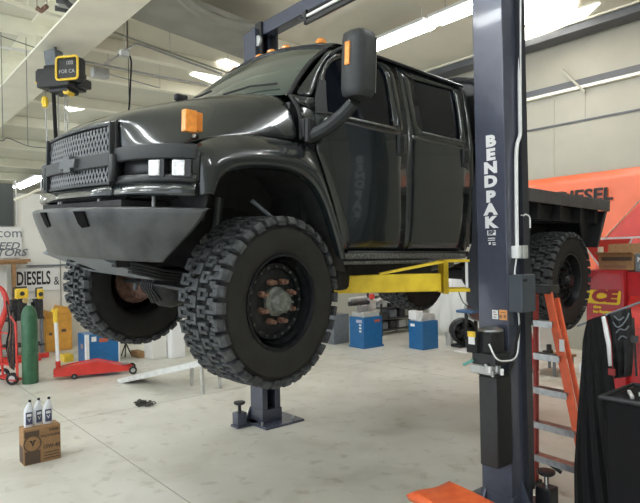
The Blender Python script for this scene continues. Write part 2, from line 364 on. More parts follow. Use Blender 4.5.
# ---------------------------------------------------------------- far wall: signs, boards
o = thing('banner', 'white poster with red logo and slanted dark lettering on far wall', 'poster', at(5, 258, 1, YF-.03))
pa, pb = at(-40, 228, 1, YF-.03), at(22, 259, 1, YF-.03)
obj('sheet', B().bb((pa.x-o.location.x, -.01, 0), (pb.x-o.location.x, .01, pa.z-pb.z)), white, o)
hx = pb.x-o.location.x; hz = pa.z-pb.z
text('lettering', 'com', .32, greym, o, o=(hx-.26, -.014, hz*.80), sx=1.0)
b = B(); b.bar((hx-.78, -.014, hz*.72), (hx-.60, -.014, hz*.90), .004, .05); b.bar((hx-.78, -.014, hz*.9), (hx-.56, -.014, hz*.74), .004, .05); obj('red_logo', b, red, o)
text('lettering', 'SPEED', .24, greym, o, o=(hx-.42, -.014, hz*.38), shear=.3, bold=.004, sx=1.1); text('lettering', 'MOTORS', .24, greym, o, o=(hx-.45, -.014, hz*.16), shear=.3, bold=.004, sx=1.1)
o = thing('shop_sign', 'white sign reading DIESELS & in tall black letters above cluttered bench', 'sign', at(38, 291, 1, YF-.04))
sa, sb = at(17, 270, 1, YF-.04), at(60, 291, 1, YF-.04)
obj('board', B().bb((sa.x-o.location.x, -.02, 0), (sb.x-o.location.x, .02, sa.z-sb.z)), white, o, bevel=.004)
text('lettering', 'DIESELS', .46, ink, o, o=(-.10, -.025, (sa.z-sb.z)*.54), sx=.50, bold=.010); text('lettering', '&', .30, ink, o, o=(.43, -.025, (sa.z-sb.z)*.40), sx=.7)
# ---------------------------------------------------------------- orange banner on the back wall
o = thing('banner', 'large orange vinyl banner with black DIESEL lettering on the back wall', 'banner', at(560, 240, 0, XB-.07))
OL = o.location
def bw(x, y, d=0): return at(x, y, 0, XB-.08-d)-OL
vin = mat('vinyl_orange', (.78, .165, .07), .35, var=.06, scale=2, coat=.2); vinr = mat('vinyl_red', (.60, .045, .03), .35, coat=.2)
n, mrow = 30, 12; rows = []
ta, tb = bw(505, 183.5), bw(690, 160)
for j in range(mrow+1):
    row = []
    for i in range(n+1):
        s = i/n; p = ta.lerp(tb, s); zz = p.z - 2.6*j/mrow
        row.append(V((.012*sin(s*34+j*.35)+.010*sin(s*13-j*.5), p.y, zz)))
    rows.append(row)
obj('sheet', B().grid(rows), vin, o, solid=.01)
d0, d1 = bw(603, 240, .03), bw(643, 197, .03)
b = B(); b.bar(d0-(d1-d0)*.2, d1+(d1-d0)*.5, .004, .05, up=(1, 0, 0)); obj('white_stripe', b, white, o)
b = B(); a1 = d0+V((-.0, 0, -.05)); q = [d0-(d1-d0)*.2+V((0, 0, -.05)), d1+(d1-d0)*.5+V((0, 0, -.05)), d1+(d1-d0)*.5+V((0, 0, -2.2)), d0-(d1-d0)*.2+V((0, 0, -1.2))]
lo = [b.v(p) for p in q]; hi = [b.v(p+V((.01, 0, 0))) for p in q]; b.f(lo); b.f(hi)
for i in range(4): b.f([lo[i], lo[(i+1) % 4], hi[(i+1) % 4], hi[i]])
obj('red_field', b, vinr, o)
text('lettering', 'DIESEL', .37, ink, o, o=bw(582.5, 196.5, .03), x=(0, -1, 0), y=(0, .04, 1), bold=.012, sx=1.15, shear=.1)
# ---------------------------------------------------------------- the raised truck (local axes: x to the tail, y to the far side, z up, origin at the front axle)
TR = Matrix.Rotation(rad(3.619), 3, 'Z') @ Matrix.Rotation(rad(2.716), 3, 'X') @ Matrix.Rotation(rad(.836), 3, 'Y')
BASE = V((2.3, 0, -.6)); TL = V((2.3, 4.541, 1.968))
truck = thing('pickup_truck', 'dark grey crew cab flatbed truck with huge knobbly tyres raised on the lift', 'truck')
mt = TR.to_4x4(); mt.translation = TL + TR @ BASE; truck.matrix_world = mt
def tp(name, b, m, par=None, **k):
    o = obj(name, b, m, par or truck, **k)
    if par is None: o.location = -BASE
    return o
def mir(pts): return [(p[0], -p[1], p[2]) for p in pts]
# --- hood
hr = [
 [(-.965,0,1.215),(-.935,0,1.262),(-.80,0,1.335),(-.62,0,1.405),(-.45,0,1.465),(-.1,0,1.575),(.10,0,1.63),(.30,0,1.66)],
 [(-.960,-.3,1.212),(-.93,-.31,1.258),(-.79,-.33,1.33),(-.61,-.35,1.40),(-.44,-.37,1.458),(-.1,-.40,1.56),(.10,-.42,1.61),(.30,-.44,1.64)],
 [(-.945,-.52,1.208),(-.915,-.54,1.25),(-.78,-.58,1.318),(-.60,-.62,1.382),(-.44,-.65,1.437),(-.1,-.72,1.525),(.10,-.74,1.57),(.30,-.76,1.60)],
 [(-.93,-.60,1.20),(-.895,-.635,1.235),(-.77,-.70,1.29),(-.59,-.76,1.345),(-.44,-.80,1.395),(-.1,-.87,1.465),(.10,-.89,1.50),(.30,-.91,1.525)],
 [(-.925,-.625,1.15),(-.885,-.69,1.18),(-.76,-.81,1.225),(-.60,-.88,1.275),(-.44,-.92,1.31),(-.1,-.96,1.37),(.10,-.975,1.40),(.30,-.985,1.42)],
 [(-.925,-.635,1.08),(-.89,-.74,1.095),(-.775,-.91,1.13),(-.63,-.99,1.18),(-.45,-1.02,1.21),(-.1,-1.03,1.265),(.10,-1.035,1.285),(.30,-1.035,1.30)],
 [(-.925,-.64,1.02),(-.89,-.79,1.02),(-.80,-1.04,1.015),(-.69,-1.135,1.03),(-.50,-1.10,1.115),(-.1,-1.075,1.178),(.10,-1.07,1.185),(.30,-1.06,1.19)],
]
rows = [mir(r) for r in hr[::-1]][:-1] + hr
tp('hood', B().grid(rows), paint, sub=2, solid=.012)
# cowl behind the hood and firewall
b = B(); b.bb((.28, -.96, 1.0), (.5, .96, 1.5)); b.prism([(-.93, 1.46), (-.5, 1.57), (.5, 1.57), (.93, 1.46)], lambda u, v, w: (w, u, v), .26, .5)
tp('cowl', b, blackg, bevel=.01)
for s in (-1, 1):   # hood hinge-side black trims and cowl corners
    tp('cowl_trim', B().tube(catmull([(.31, s*.93, 1.56), (.33, s*1.01, 1.44), (.33, s*1.045, 1.30), (.32, s*1.06, 1.20)], 4), .017, 6), blackm)
    b = B(); b.grid([[(.34, s*1.05, 1.19), (.36, s*1.045, 1.33), (.36, s*1.0, 1.47), (.36, s*.94, 1.56)], [(.52, s*1.04, 1.16), (.52, s*1.04, 1.33), (.53, s*1.01, 1.48), (.56, s*.93, 1.60)]])
    tp('cowl_corner', b, paint, sub=1, solid=.012)
# --- fenders
T_ = [(-.66,-1.21,.70),(-.665,-1.20,.85),(-.675,-1.17,1.0),(-.655,-1.13,1.04),(-.5,-1.095,1.115),(-.3,-1.08,1.165),(-.1,-1.078,1.178),(.1,-1.07,1.185),(.3,-1.055,1.19),(.48,-1.04,1.17),(.515,-1.036,1.08),(.62,-1.035,.9),(.76,-1.02,.65),(.91,-.985,.28)]
C_ = [(-.655,-1.235,.70),(-.655,-1.235,.85),(-.64,-1.225,.97),(-.58,-1.20,1.035),(-.42,-1.20,1.06),(-.25,-1.20,1.085),(-.05,-1.195,1.10),(.13,-1.185,1.105),(.28,-1.17,1.10),(.42,-1.14,1.05),(.49,-1.13,.93),(.57,-1.12,.79),(.68,-1.11,.58),(.80,-1.08,.29)]
L_ = [(-.56,-1.262,.70),(-.53,-1.268,.80),(-.49,-1.268,.848),(-.42,-1.268,.89),(-.30,-1.268,.918),(-.15,-1.268,.932),(.0,-1.268,.935),(.14,-1.268,.925),(.26,-1.268,.885),(.36,-1.268,.81),(.43,-1.265,.71),(.49,-1.262,.6),(.55,-1.26,.48),(.64,-1.25,.29)]
Mi = [tuple((C_[i][k]*.45+L_[i][k]*.55) + (0, -.022, .02)[k] for k in range(3)) for i in range(len(C_))]
Li = [(x*.985, y+.10, z-.012) for x, y, z in L_]
for s in (-1, 1):
    rr = [T_, C_, Mi, L_, Li]
    if s > 0: rr = [mir(r) for r in rr]
    tp('fender', B().grid(rr), paint, sub=2, solid=.01)
    # wheel house
    arch = [(-.62, .55), (-.57, .80), (-.44, .93), (-.2, .985), (.1, .985), (.32, .93), (.46, .78), (.58, .50), (.70, .2)]
    tp('wheel_housing', B().grid([[(x, s*1.2, z) for x, z in arch], [(x, s*.85, z+.02) for x, z in arch], [(x, s*.55, z) for x, z in arch], [(x, s*.50, z-.3) for x, z in arch]]), blackm, solid=.012)
    # headlight bezel: curved band round the corner
    pl = catmull([(-.93, s*.62, 0), (-.915, s*.82, 0), (-.865, s*1.0, 0), (-.775, s*1.14, 0), (-.665, s*1.225, 0)], 5)
    def band(z0, z1, out=0, a=0, c_=None, th=None):
        pp = pl[a:c_]; rows = []
        for q in pp: rows.append([(q.x+out, q.y, z0+( -.0)), (q.x+out, q.y, z1)])
        return B().grid(rows)
    bz = tp('headlight_bezel', band(.93, 1.025, -.02), plast, solid=.05, bevel=.01)
    for (z0, z1, o_) in ((.785, .835, -.012),):
        tp('bezel_rail', band(z0, z1, o_), blackg, bz, solid=.04)
    tp('bezel_recess', band(.80, .98, .045), blackg, bz, solid=.03)
    for a_, c_ in ((0, 1), (18, None)): tp('bezel_end', band(.80, .98, .0, a_, c_ and c_+1), plast, bz, solid=.05)
    for a_, nm in ((10, 'headlight'), (15, 'headlight')):
        p0, p1 = pl[a_], pl[a_+2]; d = (p1-p0).normalized(); nrm = V((-abs(d.y), d.x*(1 if d.y > 0 else -1), 0)).normalized(); nrm = nrm if nrm.x < 0 else -nrm
        mid = (p0+p1)/2; R = Matrix((d, -nrm, V((0, 0, 1)))).transposed()
        b = B(); b.box((mid.x+.010, mid.y, .872), (.115, .05, .110), R); hl = tp('headlight_bucket', b, blackg, bz)
        b = B(); c0 = V((mid.x-.016, mid.y, .872)); b.box(c0, (.080, .02, .098), R); tp('lens', b, lens, bz, bevel=.006)
    # lower valance band
    tp('valance', B().grid([[(q.x-.015, q.y, .695), (q.x-.03, q.y, .715), (q.x-.02, q.y, .78)] for q in pl]), paint, solid=.03)
tp('valance_bar', B().grid([[(-.955, -.62, .695), (-.97, -.3, .695), (-.975, 0, .695), (-.97, .3, .695), (-.955, .62, .695)], [(-.97, -.62, .715), (-.985, -.3, .715), (-.99, 0, .715), (-.985, .3, .715), (-.97, .62, .715)], [(-.96, -.62, .775), (-.975, -.3, .775), (-.98, 0, .775), (-.975, .3, .775), (-.96, .62, .775)]]), paint, solid=.03)
# core that closes the nose
tp('radiator_support', B().bb((-.80, -.80, .70), (-.5, .80, 1.04)).bb((-.84, -.58, .7), (-.4, .58, 1.17)).bb((-.5, -.50, .3), (.3, .50, 1.15)), blackm)
# --- grille
gb = B(); gb.bb((-.90, -.61, .78), (-.88, .61, 1.20)); gback = tp('grille', gb, blackm)
def gx(y): return -.955 - .03*(1-(y/.61)**2)
b = B()
def strip(z0, z1, th, out=0, ya=-.61, yb=.61, z0c=0, z1c=0):
    n = 12
    for i in range(n):
        y0, y1 = ya+(yb-ya)*i/n, ya+(yb-ya)*(i+1)/n
        c0 = 1-(y0/.61)**2; c1 = 1-(y1/.61)**2
        P = []
        for (y, cc) in ((y0, c0), (y1, c1)):
            x = gx(y)-out
            P += [(x, y, z0+z0c*cc), (x, y, z1+z1c*cc), (x+th, y, z1+z1c*cc), (x+th, y, z0+z0c*cc)]
        v = [b.v(p) for p in P]
        for a in range(4): b.f([v[a], v[(a+1) % 4], v[4+(a+1) % 4], v[4+a]])
        if i == 0: b.f(v[:4])
        if i == n-1: b.f(v[4:])
strip(.785, .808, .06, .0, z0c=0, z1c=0); strip(1.178, 1.20, .06, .0, z0c=.012, z1c=.012)
for s in (-1, 1): b.box((-.945, s*.605, .99), (.06, .022, .42))
tp('grille_surround', b, plast, gback, bevel=.004)
b = B(); strip(.905, 1.0, .06, .022); tp('grille_bar', b, plast, gback, bevel=.008)
b = B()      # woven lattice
def lat(z0, z1):
    st = .05
    k_ = -12
    while k_ < 24:
        for sg in (1, -1):
            y = -.59 + k_*st; pts = []
            ya, za = y, z0; yb, zb = y+sg*(z1-z0)*.62, z1
            lo, hi = -.585, .585
            def clip(ya, za, yb, zb):
                for lim, cmpf in ((lo, 1), (hi, -1)):
                    ia, ib = (ya-lim)*cmpf >= 0, (yb-lim)*cmpf >= 0
                    if not ia and not ib: return None
                    if ia != ib:
                        t = (lim-ya)/(yb-ya); zz = za+(zb-za)*t
                        if ia: yb, zb = lim, zz
                        else: ya, za = lim, zz
                return ya, za, yb, zb
            c = clip(ya, za, yb, zb)
            if c: b.bar((gx(c[0])+.014, c[0], c[1]), (gx(c[2])+.014, c[2], c[3]), .016, .013, up=(1, 0, 0))
        k_ += 1
lat(.81, .91); lat(.995, 1.175)
tp('grille_mesh', b, mat('mesh_grey', (.13, .135, .14), .35, .4), gback)
# bow-shaped emblem
bt = [(-.155, -.032), (-.06, -.032), (-.052, -.062), (.075, -.062), (.067, -.032), (.145, -.032), (.165, .032), (.06, .032), (.052, .062), (-.075, .062), (-.067, .032), (-.135, .032)]
tp('emblem', B().prism(bt, lambda u, v, w: (w, -u, .955+v), -1.035, -.98), mat('emblem_grey', (.085, .09, .095), .5), gback, bevel=.006)
# --- front bumper
def bump(zf, k):   # plan curve at level k: 0 bottom .. 1 top
    ys = [-1.27, -1.15, -.9, -.6, -.3, 0, .3, .6, .9, 1.15, 1.27]; xt = [-.62, -.80, -.985, -1.09, -1.145, -1.16, -1.145, -1.09, -.985, -.80, -.62]
    xb = [-.78, -.85, -.92, -.975, -1.01, -1.02, -1.01, -.975, -.92, -.85, -.78]
    return [(xb[i]+(xt[i]-xb[i])*k, ys[i]*(.79+.21*k), zf) for i in range(11)]
lev = [(.275, .0), (.30, .07), (.40, .42), (.50, .75), (.605, 1.0), (.63, .99)]
rows = [[(x+.04, y*.98, z+.004) for x, y, z in bump(.275, 0)]] + [bump(z, k) for z, k in lev] + [[(x+.10, y*.985, z) for x, y, z in bump(.635, .98)]]
fb = tp('front_bumper', B().grid(rows), bumpm, solid=.012, sub=1)
b = B()
for y0 in (.10, -.47):
    def bs(y, z): k = (z-.275)/.33; ys_ = [-1.27, -1.15, -.9, -.6, -.3, 0, .3, .6, .9, 1.15, 1.27]; r_ = [p[0] for p in bump(z, k)]; yy = [p[1] for p in bump(z, k)]; return interp(y, yy, r_)
    w_ = .055; pts = [(y0-w_, .50), (y0+w_*.6, .49), (y0+w_, .52), (y0+w_, .60), (y0-w_, .60)]
    b = B(); A = [b.v((bs(y, z)-.012, y, z)) for y, z in pts]; b.f(A)
    C2 = [b.v((bs(y, z)+.02, y, z)) for y, z in pts]
    for i in range(5): b.f([A[i], A[(i+1) % 5], C2[(i+1) % 5], C2[i]])
    tp('tow_hook_slot', b, mat('slot_black', (.004, .004, .004), .95, spec=.1), fb)
for y0 in (): b = B(); b.bar((bs(y0, .5)-.012, y0-.0, .495), (bs(y0, .6)-.012, y0, .605), .012, .012); tp('slot_edge', b, lgrey, fb)
for y0, x0 in ((.38, -.93), (-.35, -.93), (-.9, -.8)):
    tp('bumper_bracket', B().cyl((x0, y0, .60), (x0, y0, .72), .012, 8), lgrey)
tp('bumper_stay', B().bb((-.95, -.75, .60), (-.6, .75, .68)), blackm)
tp('skid_plate', B().prism([(-.95, .28), (-.55, .12), (-.50, .15), (-.9, .32)], lambda u, v, w: (u, w, v), -.45, .75), greym)
# --- cab
def yS(z): return interp(z, [.3, .6, 1.0, 1.2, 1.42, 1.55, 2.0, 2.15], [-.98, -1.02, -1.04, -1.037, -1.02, -1.0, -.86, -.80])
def side_pts(pts, s, out=0): return [(x, s*(-yS(z)+out), z) for x, z in pts]
def panel(name, outer_low, zs, xl, xr, win, frame, s, par=None):
    """door skin: ruled lower panel + ring round the window"""
    b = B(); n = 8
    b.grid([[(xl(z)+(xr(z)-xl(z))*i/n, s*-yS(z), z) for i in range(n+1)] for z in zs])
    W = resample(win+[win[0]], 40); Fm = resample(frame+[frame[0]], 40)
    W3 = [(p[0], s*-yS(p[1])*1.0, p[1]) for p in W]; F3 = [(p[0], s*-yS(p[1]), p[1]) for p in Fm]
    b.grid([W3, F3]); b.grid([[(x, y-s*-.0 - s*.03*1, z) for x, y, z in W3], W3])
    bmesh.ops.remove_doubles(b.bm, verts=b.bm.verts, dist=.002)
    return tp(name, b, paint, par, solid=.02)
def ring(pts_w, pts_f, na):   # not used for corners
    pass
def dense(poly, n=10):
    out = []
    for a, c in zip(poly, poly[1:]): out += [(a[0]+(c[0]-a[0])*i/n, a[1]+(c[1]-a[1])*i/n) for i in range(n)]
    return out+[poly[-1]]
ZL = [.36, .45, .55, .625, .65, .75, .85, .95, 1.05, 1.10, 1.14, 1.2, 1.3, 1.40, 1.44]
for s in (-1, 1):
    # front door
    xl = lambda z: interp(z, [.28, .45, .73, 1.07, 1.15, 1.5], [.91, .845, .725, .55, .508, .505])
    xr = lambda z: interp(z, [.28, 1.1, 1.7, 2.1], [1.69, 1.63, 1.69, 1.71])
    b = B(); n = 8
    b.grid([[(xl(z)+(xr(z)-xl(z))*i/n, s*-yS(z), z) for i in range(n+1)] for z in ZL])
    low = [(xl(1.44)+(xr(1.44)-xl(1.44))*i/10, 1.44) for i in range(11)]
    wf = [(.63, 1.475)] + [(.63+.085*i, 1.475-.001*i) for i in range(1, 9)] + [(1.44, 1.475), (1.475, 1.48)]
    # ring as four strips: bottom, front, top, rear
    def seg(A, C_, nn=10):
        a, c = resample([(x, 0, z) for x, z in A], nn), resample([(x, 0, z) for x, z in C_], nn)
        b.grid([[(p.x, s*-yS(p.z), p.z) for p in a], [(p.x, s*-yS(p.z), p.z) for p in c]])
    seg([(.63, 1.475), (1.478, 1.475)], [(.505, 1.44), (xr(1.44), 1.44)])
    seg([(.63, 1.475), (.627, 1.52), (.685, 1.81), (.75, 1.89), (.84, 1.965), (.97, 2.02)], [(.505, 1.44), (.51, 1.55), (.58, 1.72), (.70, 1.90), (.84, 2.03), (.93, 2.07)])
    seg([(.97, 2.02), (1.20, 2.06), (1.42, 2.07), (1.49, 2.05)], [(.93, 2.07), (1.20, 2.105), (1.5, 2.115), (1.70, 2.115)])
    seg([(1.49, 2.05), (1.53, 1.97), (1.50, 1.7), (1.478, 1.475)], [(1.70, 2.115), (1.70, 2.0), (1.69, 1.7), (xr(1.44), 1.44)])
    bmesh.ops.remove_doubles(b.bm, verts=b.bm.verts, dist=.003)
    fd = tp('front_door', b, paint, solid=.022)
    wpoly = [(.63, 1.475), (.627, 1.52), (.685, 1.81), (.75, 1.89), (.84, 1.965), (.97, 2.02), (1.20, 2.06), (1.42, 2.07), (1.49, 2.05), (1.53, 1.97), (1.50, 1.7), (1.478, 1.475)]
    tp('window_pane', B().prism([(x, z) for x, z in wpoly], lambda u, v, w: (u, s*(-yS(v)-w), v), .03, .024), glass, fd)
    b = B(); b.grid([[(.72, s*-yS(1.47)+s*.006, 1.455), (1.50, s*-yS(1.47)+s*.006, 1.455)], [(.72, s*-yS(1.475)+s*.012, 1.465), (1.5, s*-yS(1.475)+s*.012, 1.465)], [(.72, s*-yS(1.48)+s*.004, 1.476), (1.50, s*-yS(1.48)+s*.004, 1.476)]])
    tp('belt_trim', b, steel, fd, solid=.006)
    # sail panel by the mirror
    b = B(); b.prism([(.50, 1.44), (.63, 1.455), (.63, 1.56), (.67, 1.74), (.60, 1.74), (.52, 1.58)], lambda u, v, w: (u, s*(-yS(v)+w), v), .0, .012); tp('mirror_sail', b, plast, fd, bevel=.004)
    # rear door
    xl2 = lambda z: interp(z, [.28, 1.1, 1.7, 2.1], [1.705, 1.645, 1.705, 1.725])
    xr2 = lambda z: interp(z, [.28, .8, 1.44, 2.1], [2.66, 2.69, 2.70, 2.84])
    b = B()
    b.grid([[(xl2(z)+(xr2(z)-xl2(z))*i/n, s*-yS(z), z) for i in range(n+1)] for z in ZL])
    seg([(1.915, 1.505), (2.555, 1.505)], [(xl2(1.44), 1.44), (xr2(1.44), 1.44)])
    seg([(1.915, 1.505), (1.925, 1.75), (1.957, 2.04)], [(xl2(1.44), 1.44), (1.705, 1.7), (1.725, 2.115)])
    seg([(1.957, 2.04), (2.66, 2.07)], [(1.725, 2.115), (2.82, 2.115)])
    seg([(2.66, 2.07), (2.63, 1.8), (2.555, 1.505)], [(2.82, 2.115), (2.76, 1.8), (xr2(1.44), 1.44)])
    bmesh.ops.remove_doubles(b.bm, verts=b.bm.verts, dist=.003)
    rd = tp('rear_door', b, paint, solid=.022)
    tp('window_pane', B().prism([(1.915, 1.505), (1.925, 1.75), (1.957, 2.04), (2.66, 2.07), (2.63, 1.8), (2.555, 1.505)], lambda u, v, w: (u, s*(-yS(v)-w), v), .03, .024), glass, rd)
    b = B(); b.grid([[(1.90, s*-yS(1.49)+s*.004, 1.485), (2.57, s*-yS(1.49)+s*.004, 1.485)], [(1.90, s*-yS(1.5)+s*.010, 1.495), (2.57, s*-yS(1.5)+s*.010, 1.495)]]); tp('belt_trim', b, steel, rd, solid=.008)
    for d_, hx in ((fd, 1.55), (rd, 2.60)):
        hd = tp('door_handle', B().box((hx, s*(-yS(1.32)+.008), 1.32), (.085, .03, .19)), plast, d_, bevel=.012)
        tp('handle_grip', B().box((hx, s*(-yS(1.32)+.028), 1.33), (.03, .02, .12)), blackm, d_, bevel=.008)
    # dark seals in the door gaps, cab inner frame
    b = B()
    zz = [.36, .6, .9, 1.2, 1.44, 1.6, 1.8, 2.0, 2.1]
    b.grid([[(xl(z)-.12 if z < 1.2 else .40+.0*z, s*(-yS(z)-.03), z) for z in zz[:5]], [(xr(z)+.05, s*(-yS(z)-.03), z) for z in zz[:5]], [(2.70, s*(-yS(z)-.03), z) for z in zz[:5]]])
    tp('door_frame', b, blackm, solid=.01)
    tp('pillar_seal', B().tube([(xr(z)+.008, s*(-yS(z)-.014), z) for z in zz], .012, 6), blackm)
    # rear cab corner
    b = B(); b.grid([[(xr2(z)+.008, s*-yS(z), z) for z in (.36, .7, 1.1, 1.44, 1.8, 2.115)], [(xr2(z)+.09, s*(-yS(z)-.01), z) for z in (.36, .7, 1.1, 1.44, 1.8, 2.115)], [(xr2(z)+.12, s*(-yS(z)-.08), z) for z in (.36, .7, 1.1, 1.44, 1.8, 2.115)]])
    tp('cab_corner', b, paint, solid=.015)
    # sill and running board
    tp('rocker_panel', B().grid([[(.93, s*1.0, .355), (2.78, s*1.0, .355)], [(.93, s*.985, .30), (2.78, s*.985, .30)], [(.93, s*.90, .27), (2.78, s*.90, .27)]]), blackg, solid=.01)
    b = B(); b.bb((.86, s*.84, .285), (2.72, s*1.0, .335)); b.bb((.86, s*.99, .24), (2.72, s*1.02, .27))
    tp('running_board', b, mat('step_plate', (.05, .052, .05), .6, scale=40, col2=(.16, .165, .16), bump=.6), bevel=.006)
    # roof gutter
    tp('drip_rail', B().tube(catmull([(.78, s*.885, 1.985), (.95, s*.845, 2.095), (1.2, s*.832, 2.13), (1.8, s*.828, 2.14), (2.84, s*.828, 2.14)], 4), .014, 6), blackg)
    # A pillar skin
    ap = [(.33, .945, 1.565), (.45, .93, 1.70), (.60, .90, 1.86), (.72, .86, 1.98), (.80, .80, 2.06)]
    ao = [(.50, 1.0, 1.56), (.555, .96, 1.72), (.66, .915, 1.88), (.80, .87, 2.02), (.95, .845, 2.10)]
    tp('windshield_pillar', B().grid([[(x, s*y, z) for x, y, z in ap], [(x-.01+.08*0, s*y, z) for x, y, z in [tuple((a[k]+c[k])/2 for k in range(3)) for a, c in zip(ap, ao)]], [(x, s*y, z) for x, y, z in ao]]), paint, sub=1, solid=.015)
    tp('under_window_fillet', B().grid([[(.33, s*.95, 1.56), (.50, s*1.0, 1.56)], [(.34, s*.99, 1.50), (.50, s*1.012, 1.46)]]), paint, solid=.01)
# roof
def roof(x, y):
    e = (abs(y)/.83)
    fr = max(0, (.98-x)/.24); z = 2.14 + .075*(1-e**2.2) - (.05*fr*fr)
    return (x, y, z)
ysr = [-.83, -.76, -.6, -.4, -.2, 0, .2, .4, .6, .76, .83]
rows = []
for x in (.74, .80, .90, 1.05, 1.4, 1.9, 2.4, 2.75, 2.86):
    rows.append([roof(x + (.06*(abs(y)/.83)**2 if x < .95 else 0), y) if not (abs(y) > .8 and x < .8) else (x+.08, y, 2.055) for y in ysr])
tp('roof', B().grid(rows), paint, solid=.02, sub=1)
# windshield
def ws(t, y):
    e = abs(y)/.9; x0, z0 = .10+.20*e*e, 1.60-.045*e*e; x1, z1 = .765+.035*e*e, 2.165-.10*e**2.4
    yy = y*(1.03-.13*t); bulge = .035*sin(pi*t)
    return (x0+(x1-x0)*t-bulge*.7, yy, z0+(z1-z0)*t+bulge*.7)
tp('windshield', B().grid([[ws(t/8, y) for y in (-.9, -.78, -.6, -.4, -.2, 0, .2, .4, .6, .78, .9)] for t in range(9)]), wglass, sub=1, solid=.006)
ed = [ws(t/8, -.9) for t in range(9)] + [ws(1, y) for y in (-.6, -.3, 0, .3, .6, .9)] + [ws(1-t/8, .9) for t in range(9)]
tp('windshield_seal', B().tube(ed, .018, 6), blackm)
tp('rear_view_mirror', B().box((.70, -.02, 2.0), (.03, .24, .07)), blackg, bevel=.01)
for y0, y1 in ((-.30, -.78), (.45, -.05)):
    tp('wiper', B().tube([V(ws(.02, y0))+V((-.02, 0, .02)), V(ws(.10, (y0+y1)/2))+V((-.02, 0, .025)), V(ws(.14, y1))+V((-.02, 0, .02))], .008, 6), blackm)
# roof marker lamps
for y in (-.64, -.20, 0, .20, .64):
    x = .86+.05*(abs(y)/.8); z = roof(x, y)[2]+.01
    tp('marker_lamp', B().sphere((x, y, z), .05, 10, (1.1, .95, .75)), orange_l)
# cab back and floor, headache rack
tp('cab_back', B().bb((2.82, -.93, .4), (2.90, .93, 1.5)).prism([(-.93, 1.5), (-.80, 2.12), (.80, 2.12), (.93, 1.5)], lambda u, v, w: (w, u, v), 2.82, 2.90), paint)
tp('cab_floor', B().bb((.5, -.93, .38), (2.85, .93, .48)).bb((.45, -.93, .4), (.52, .93, 1.4)), blackm)
rk = [(-1.0, 1.07), (-1.0, 1.95), (-.95, 2.12), (-.82, 2.24), (-.6, 2.29), (.6, 2.29), (.82, 2.24), (.95, 2.12), (1.0, 1.95), (1.0, 1.07)]
b = B(); b.tube([(3.06, y, z) for y, z in rk], .04, 8)
for z in (1.35, 1.62): b.cyl((3.06, -1.0, z), (3.06, 1.0, z), .02)
hr_ = tp('headache_rack', b, blackm); tp('rack_panel', B().prism([(y*.97, z-.01) for y, z in rk], lambda u, v, w: (w, u, v), 3.05, 3.07), blackg, hr_)
# antenna-like exhaust stack bit and side black fittings
tp('rack_bracket', B().cyl((2.98, -.99, 1.3), (2.98, -.99, 2.0), .03, 8), blackm)
# --- mirrors
for s in (-1, 1):
  if s < 0:
    b = B(); P = catmull([(.40, s*1.07, 1.235), (.46, s*1.20, 1.30), (.47, s*1.36, 1.38), (.465, s*1.47, 1.45)], 4); b.tube(P, .054, 10, .048)
    arm = tp('mirror_arm', b, plast)
    b = B(); b.box((.385, s*1.055, 1.29), (.13, .06, .15)); b.cyl((.37, s*1.08, 1.18), (.37, s*1.08, 1.37), .035, 10); tp('mirror_hinge', b, blackg, arm, bevel=.01)
    b = B(); R = Matrix.Rotation(rad(s*-4), 3, 'Z'); 
    prof = [(-.105, -.095), (-.085, -.12), (.05, -.12), (.10, -.09), (.115, 0), (.10, .09), (.05, .12), (-.085, .12), (-.105, .095)]
    rows = []
    for zz, sc in ((1.475, .80), (1.49, .93), (1.53, 1.0), (1.72, 1.0), (1.88, .985), (1.925, .93), (1.942, .80)):
        rows.append([(.465+u*sc*.85*-1, s*1.495+v*sc*.88, zz) for u, v in prof+[prof[0]]])
    b.grid(rows); b.f([b.v(p) for p in rows[0][:-1]]); b.f([b.v(p) for p in rows[-1][:-1]])
    hd = tp('mirror_head', b, plast, smooth=50)
    b = B(); b.box((.368, s*1.485, 1.775), (.02, .045, .165)); tp('mirror_marker_lamp', b, orange_l, hd, bevel=.004)
    b = B(); b.box((.557, s*1.495, 1.71), (.008, .19, .40)); tp('mirror_glass', b, chrome, hd)
  if 1:
    il = tp('turn_lamp', B().box((-.675, s*1.115, 1.18), (.085, .055, .14)), orange_l, bevel=.006)
    tp('lamp_base', B().box((-.605, s*1.095, 1.185), (.055, .055, .125)), mat('amber_dark', (.75, .25, .04), .3), il, bevel=.01)
    tp('lamp_bolt', B().sphere((-.645, s*1.125, 1.09), .016, 8), chrome, il)
tp('washer_nozzle', B().box((-.33, -.40, 1.505), (.10, .05, .05)), blackm, bevel=.012)
tp('hood_edge_trim', B().tube(catmull([(-.925, -.612, 1.215), (-.935, -.625, 1.17), (-.935, -.632, 1.10), (-.935, -.64, .80)], 3), .012, 6), blackm)
tp('hood_edge_trim', B().tube(catmull([(-.925, .612, 1.215), (-.935, .625, 1.17), (-.935, .632, 1.10), (-.935, .64, .80)], 3), .012, 6), blackm)
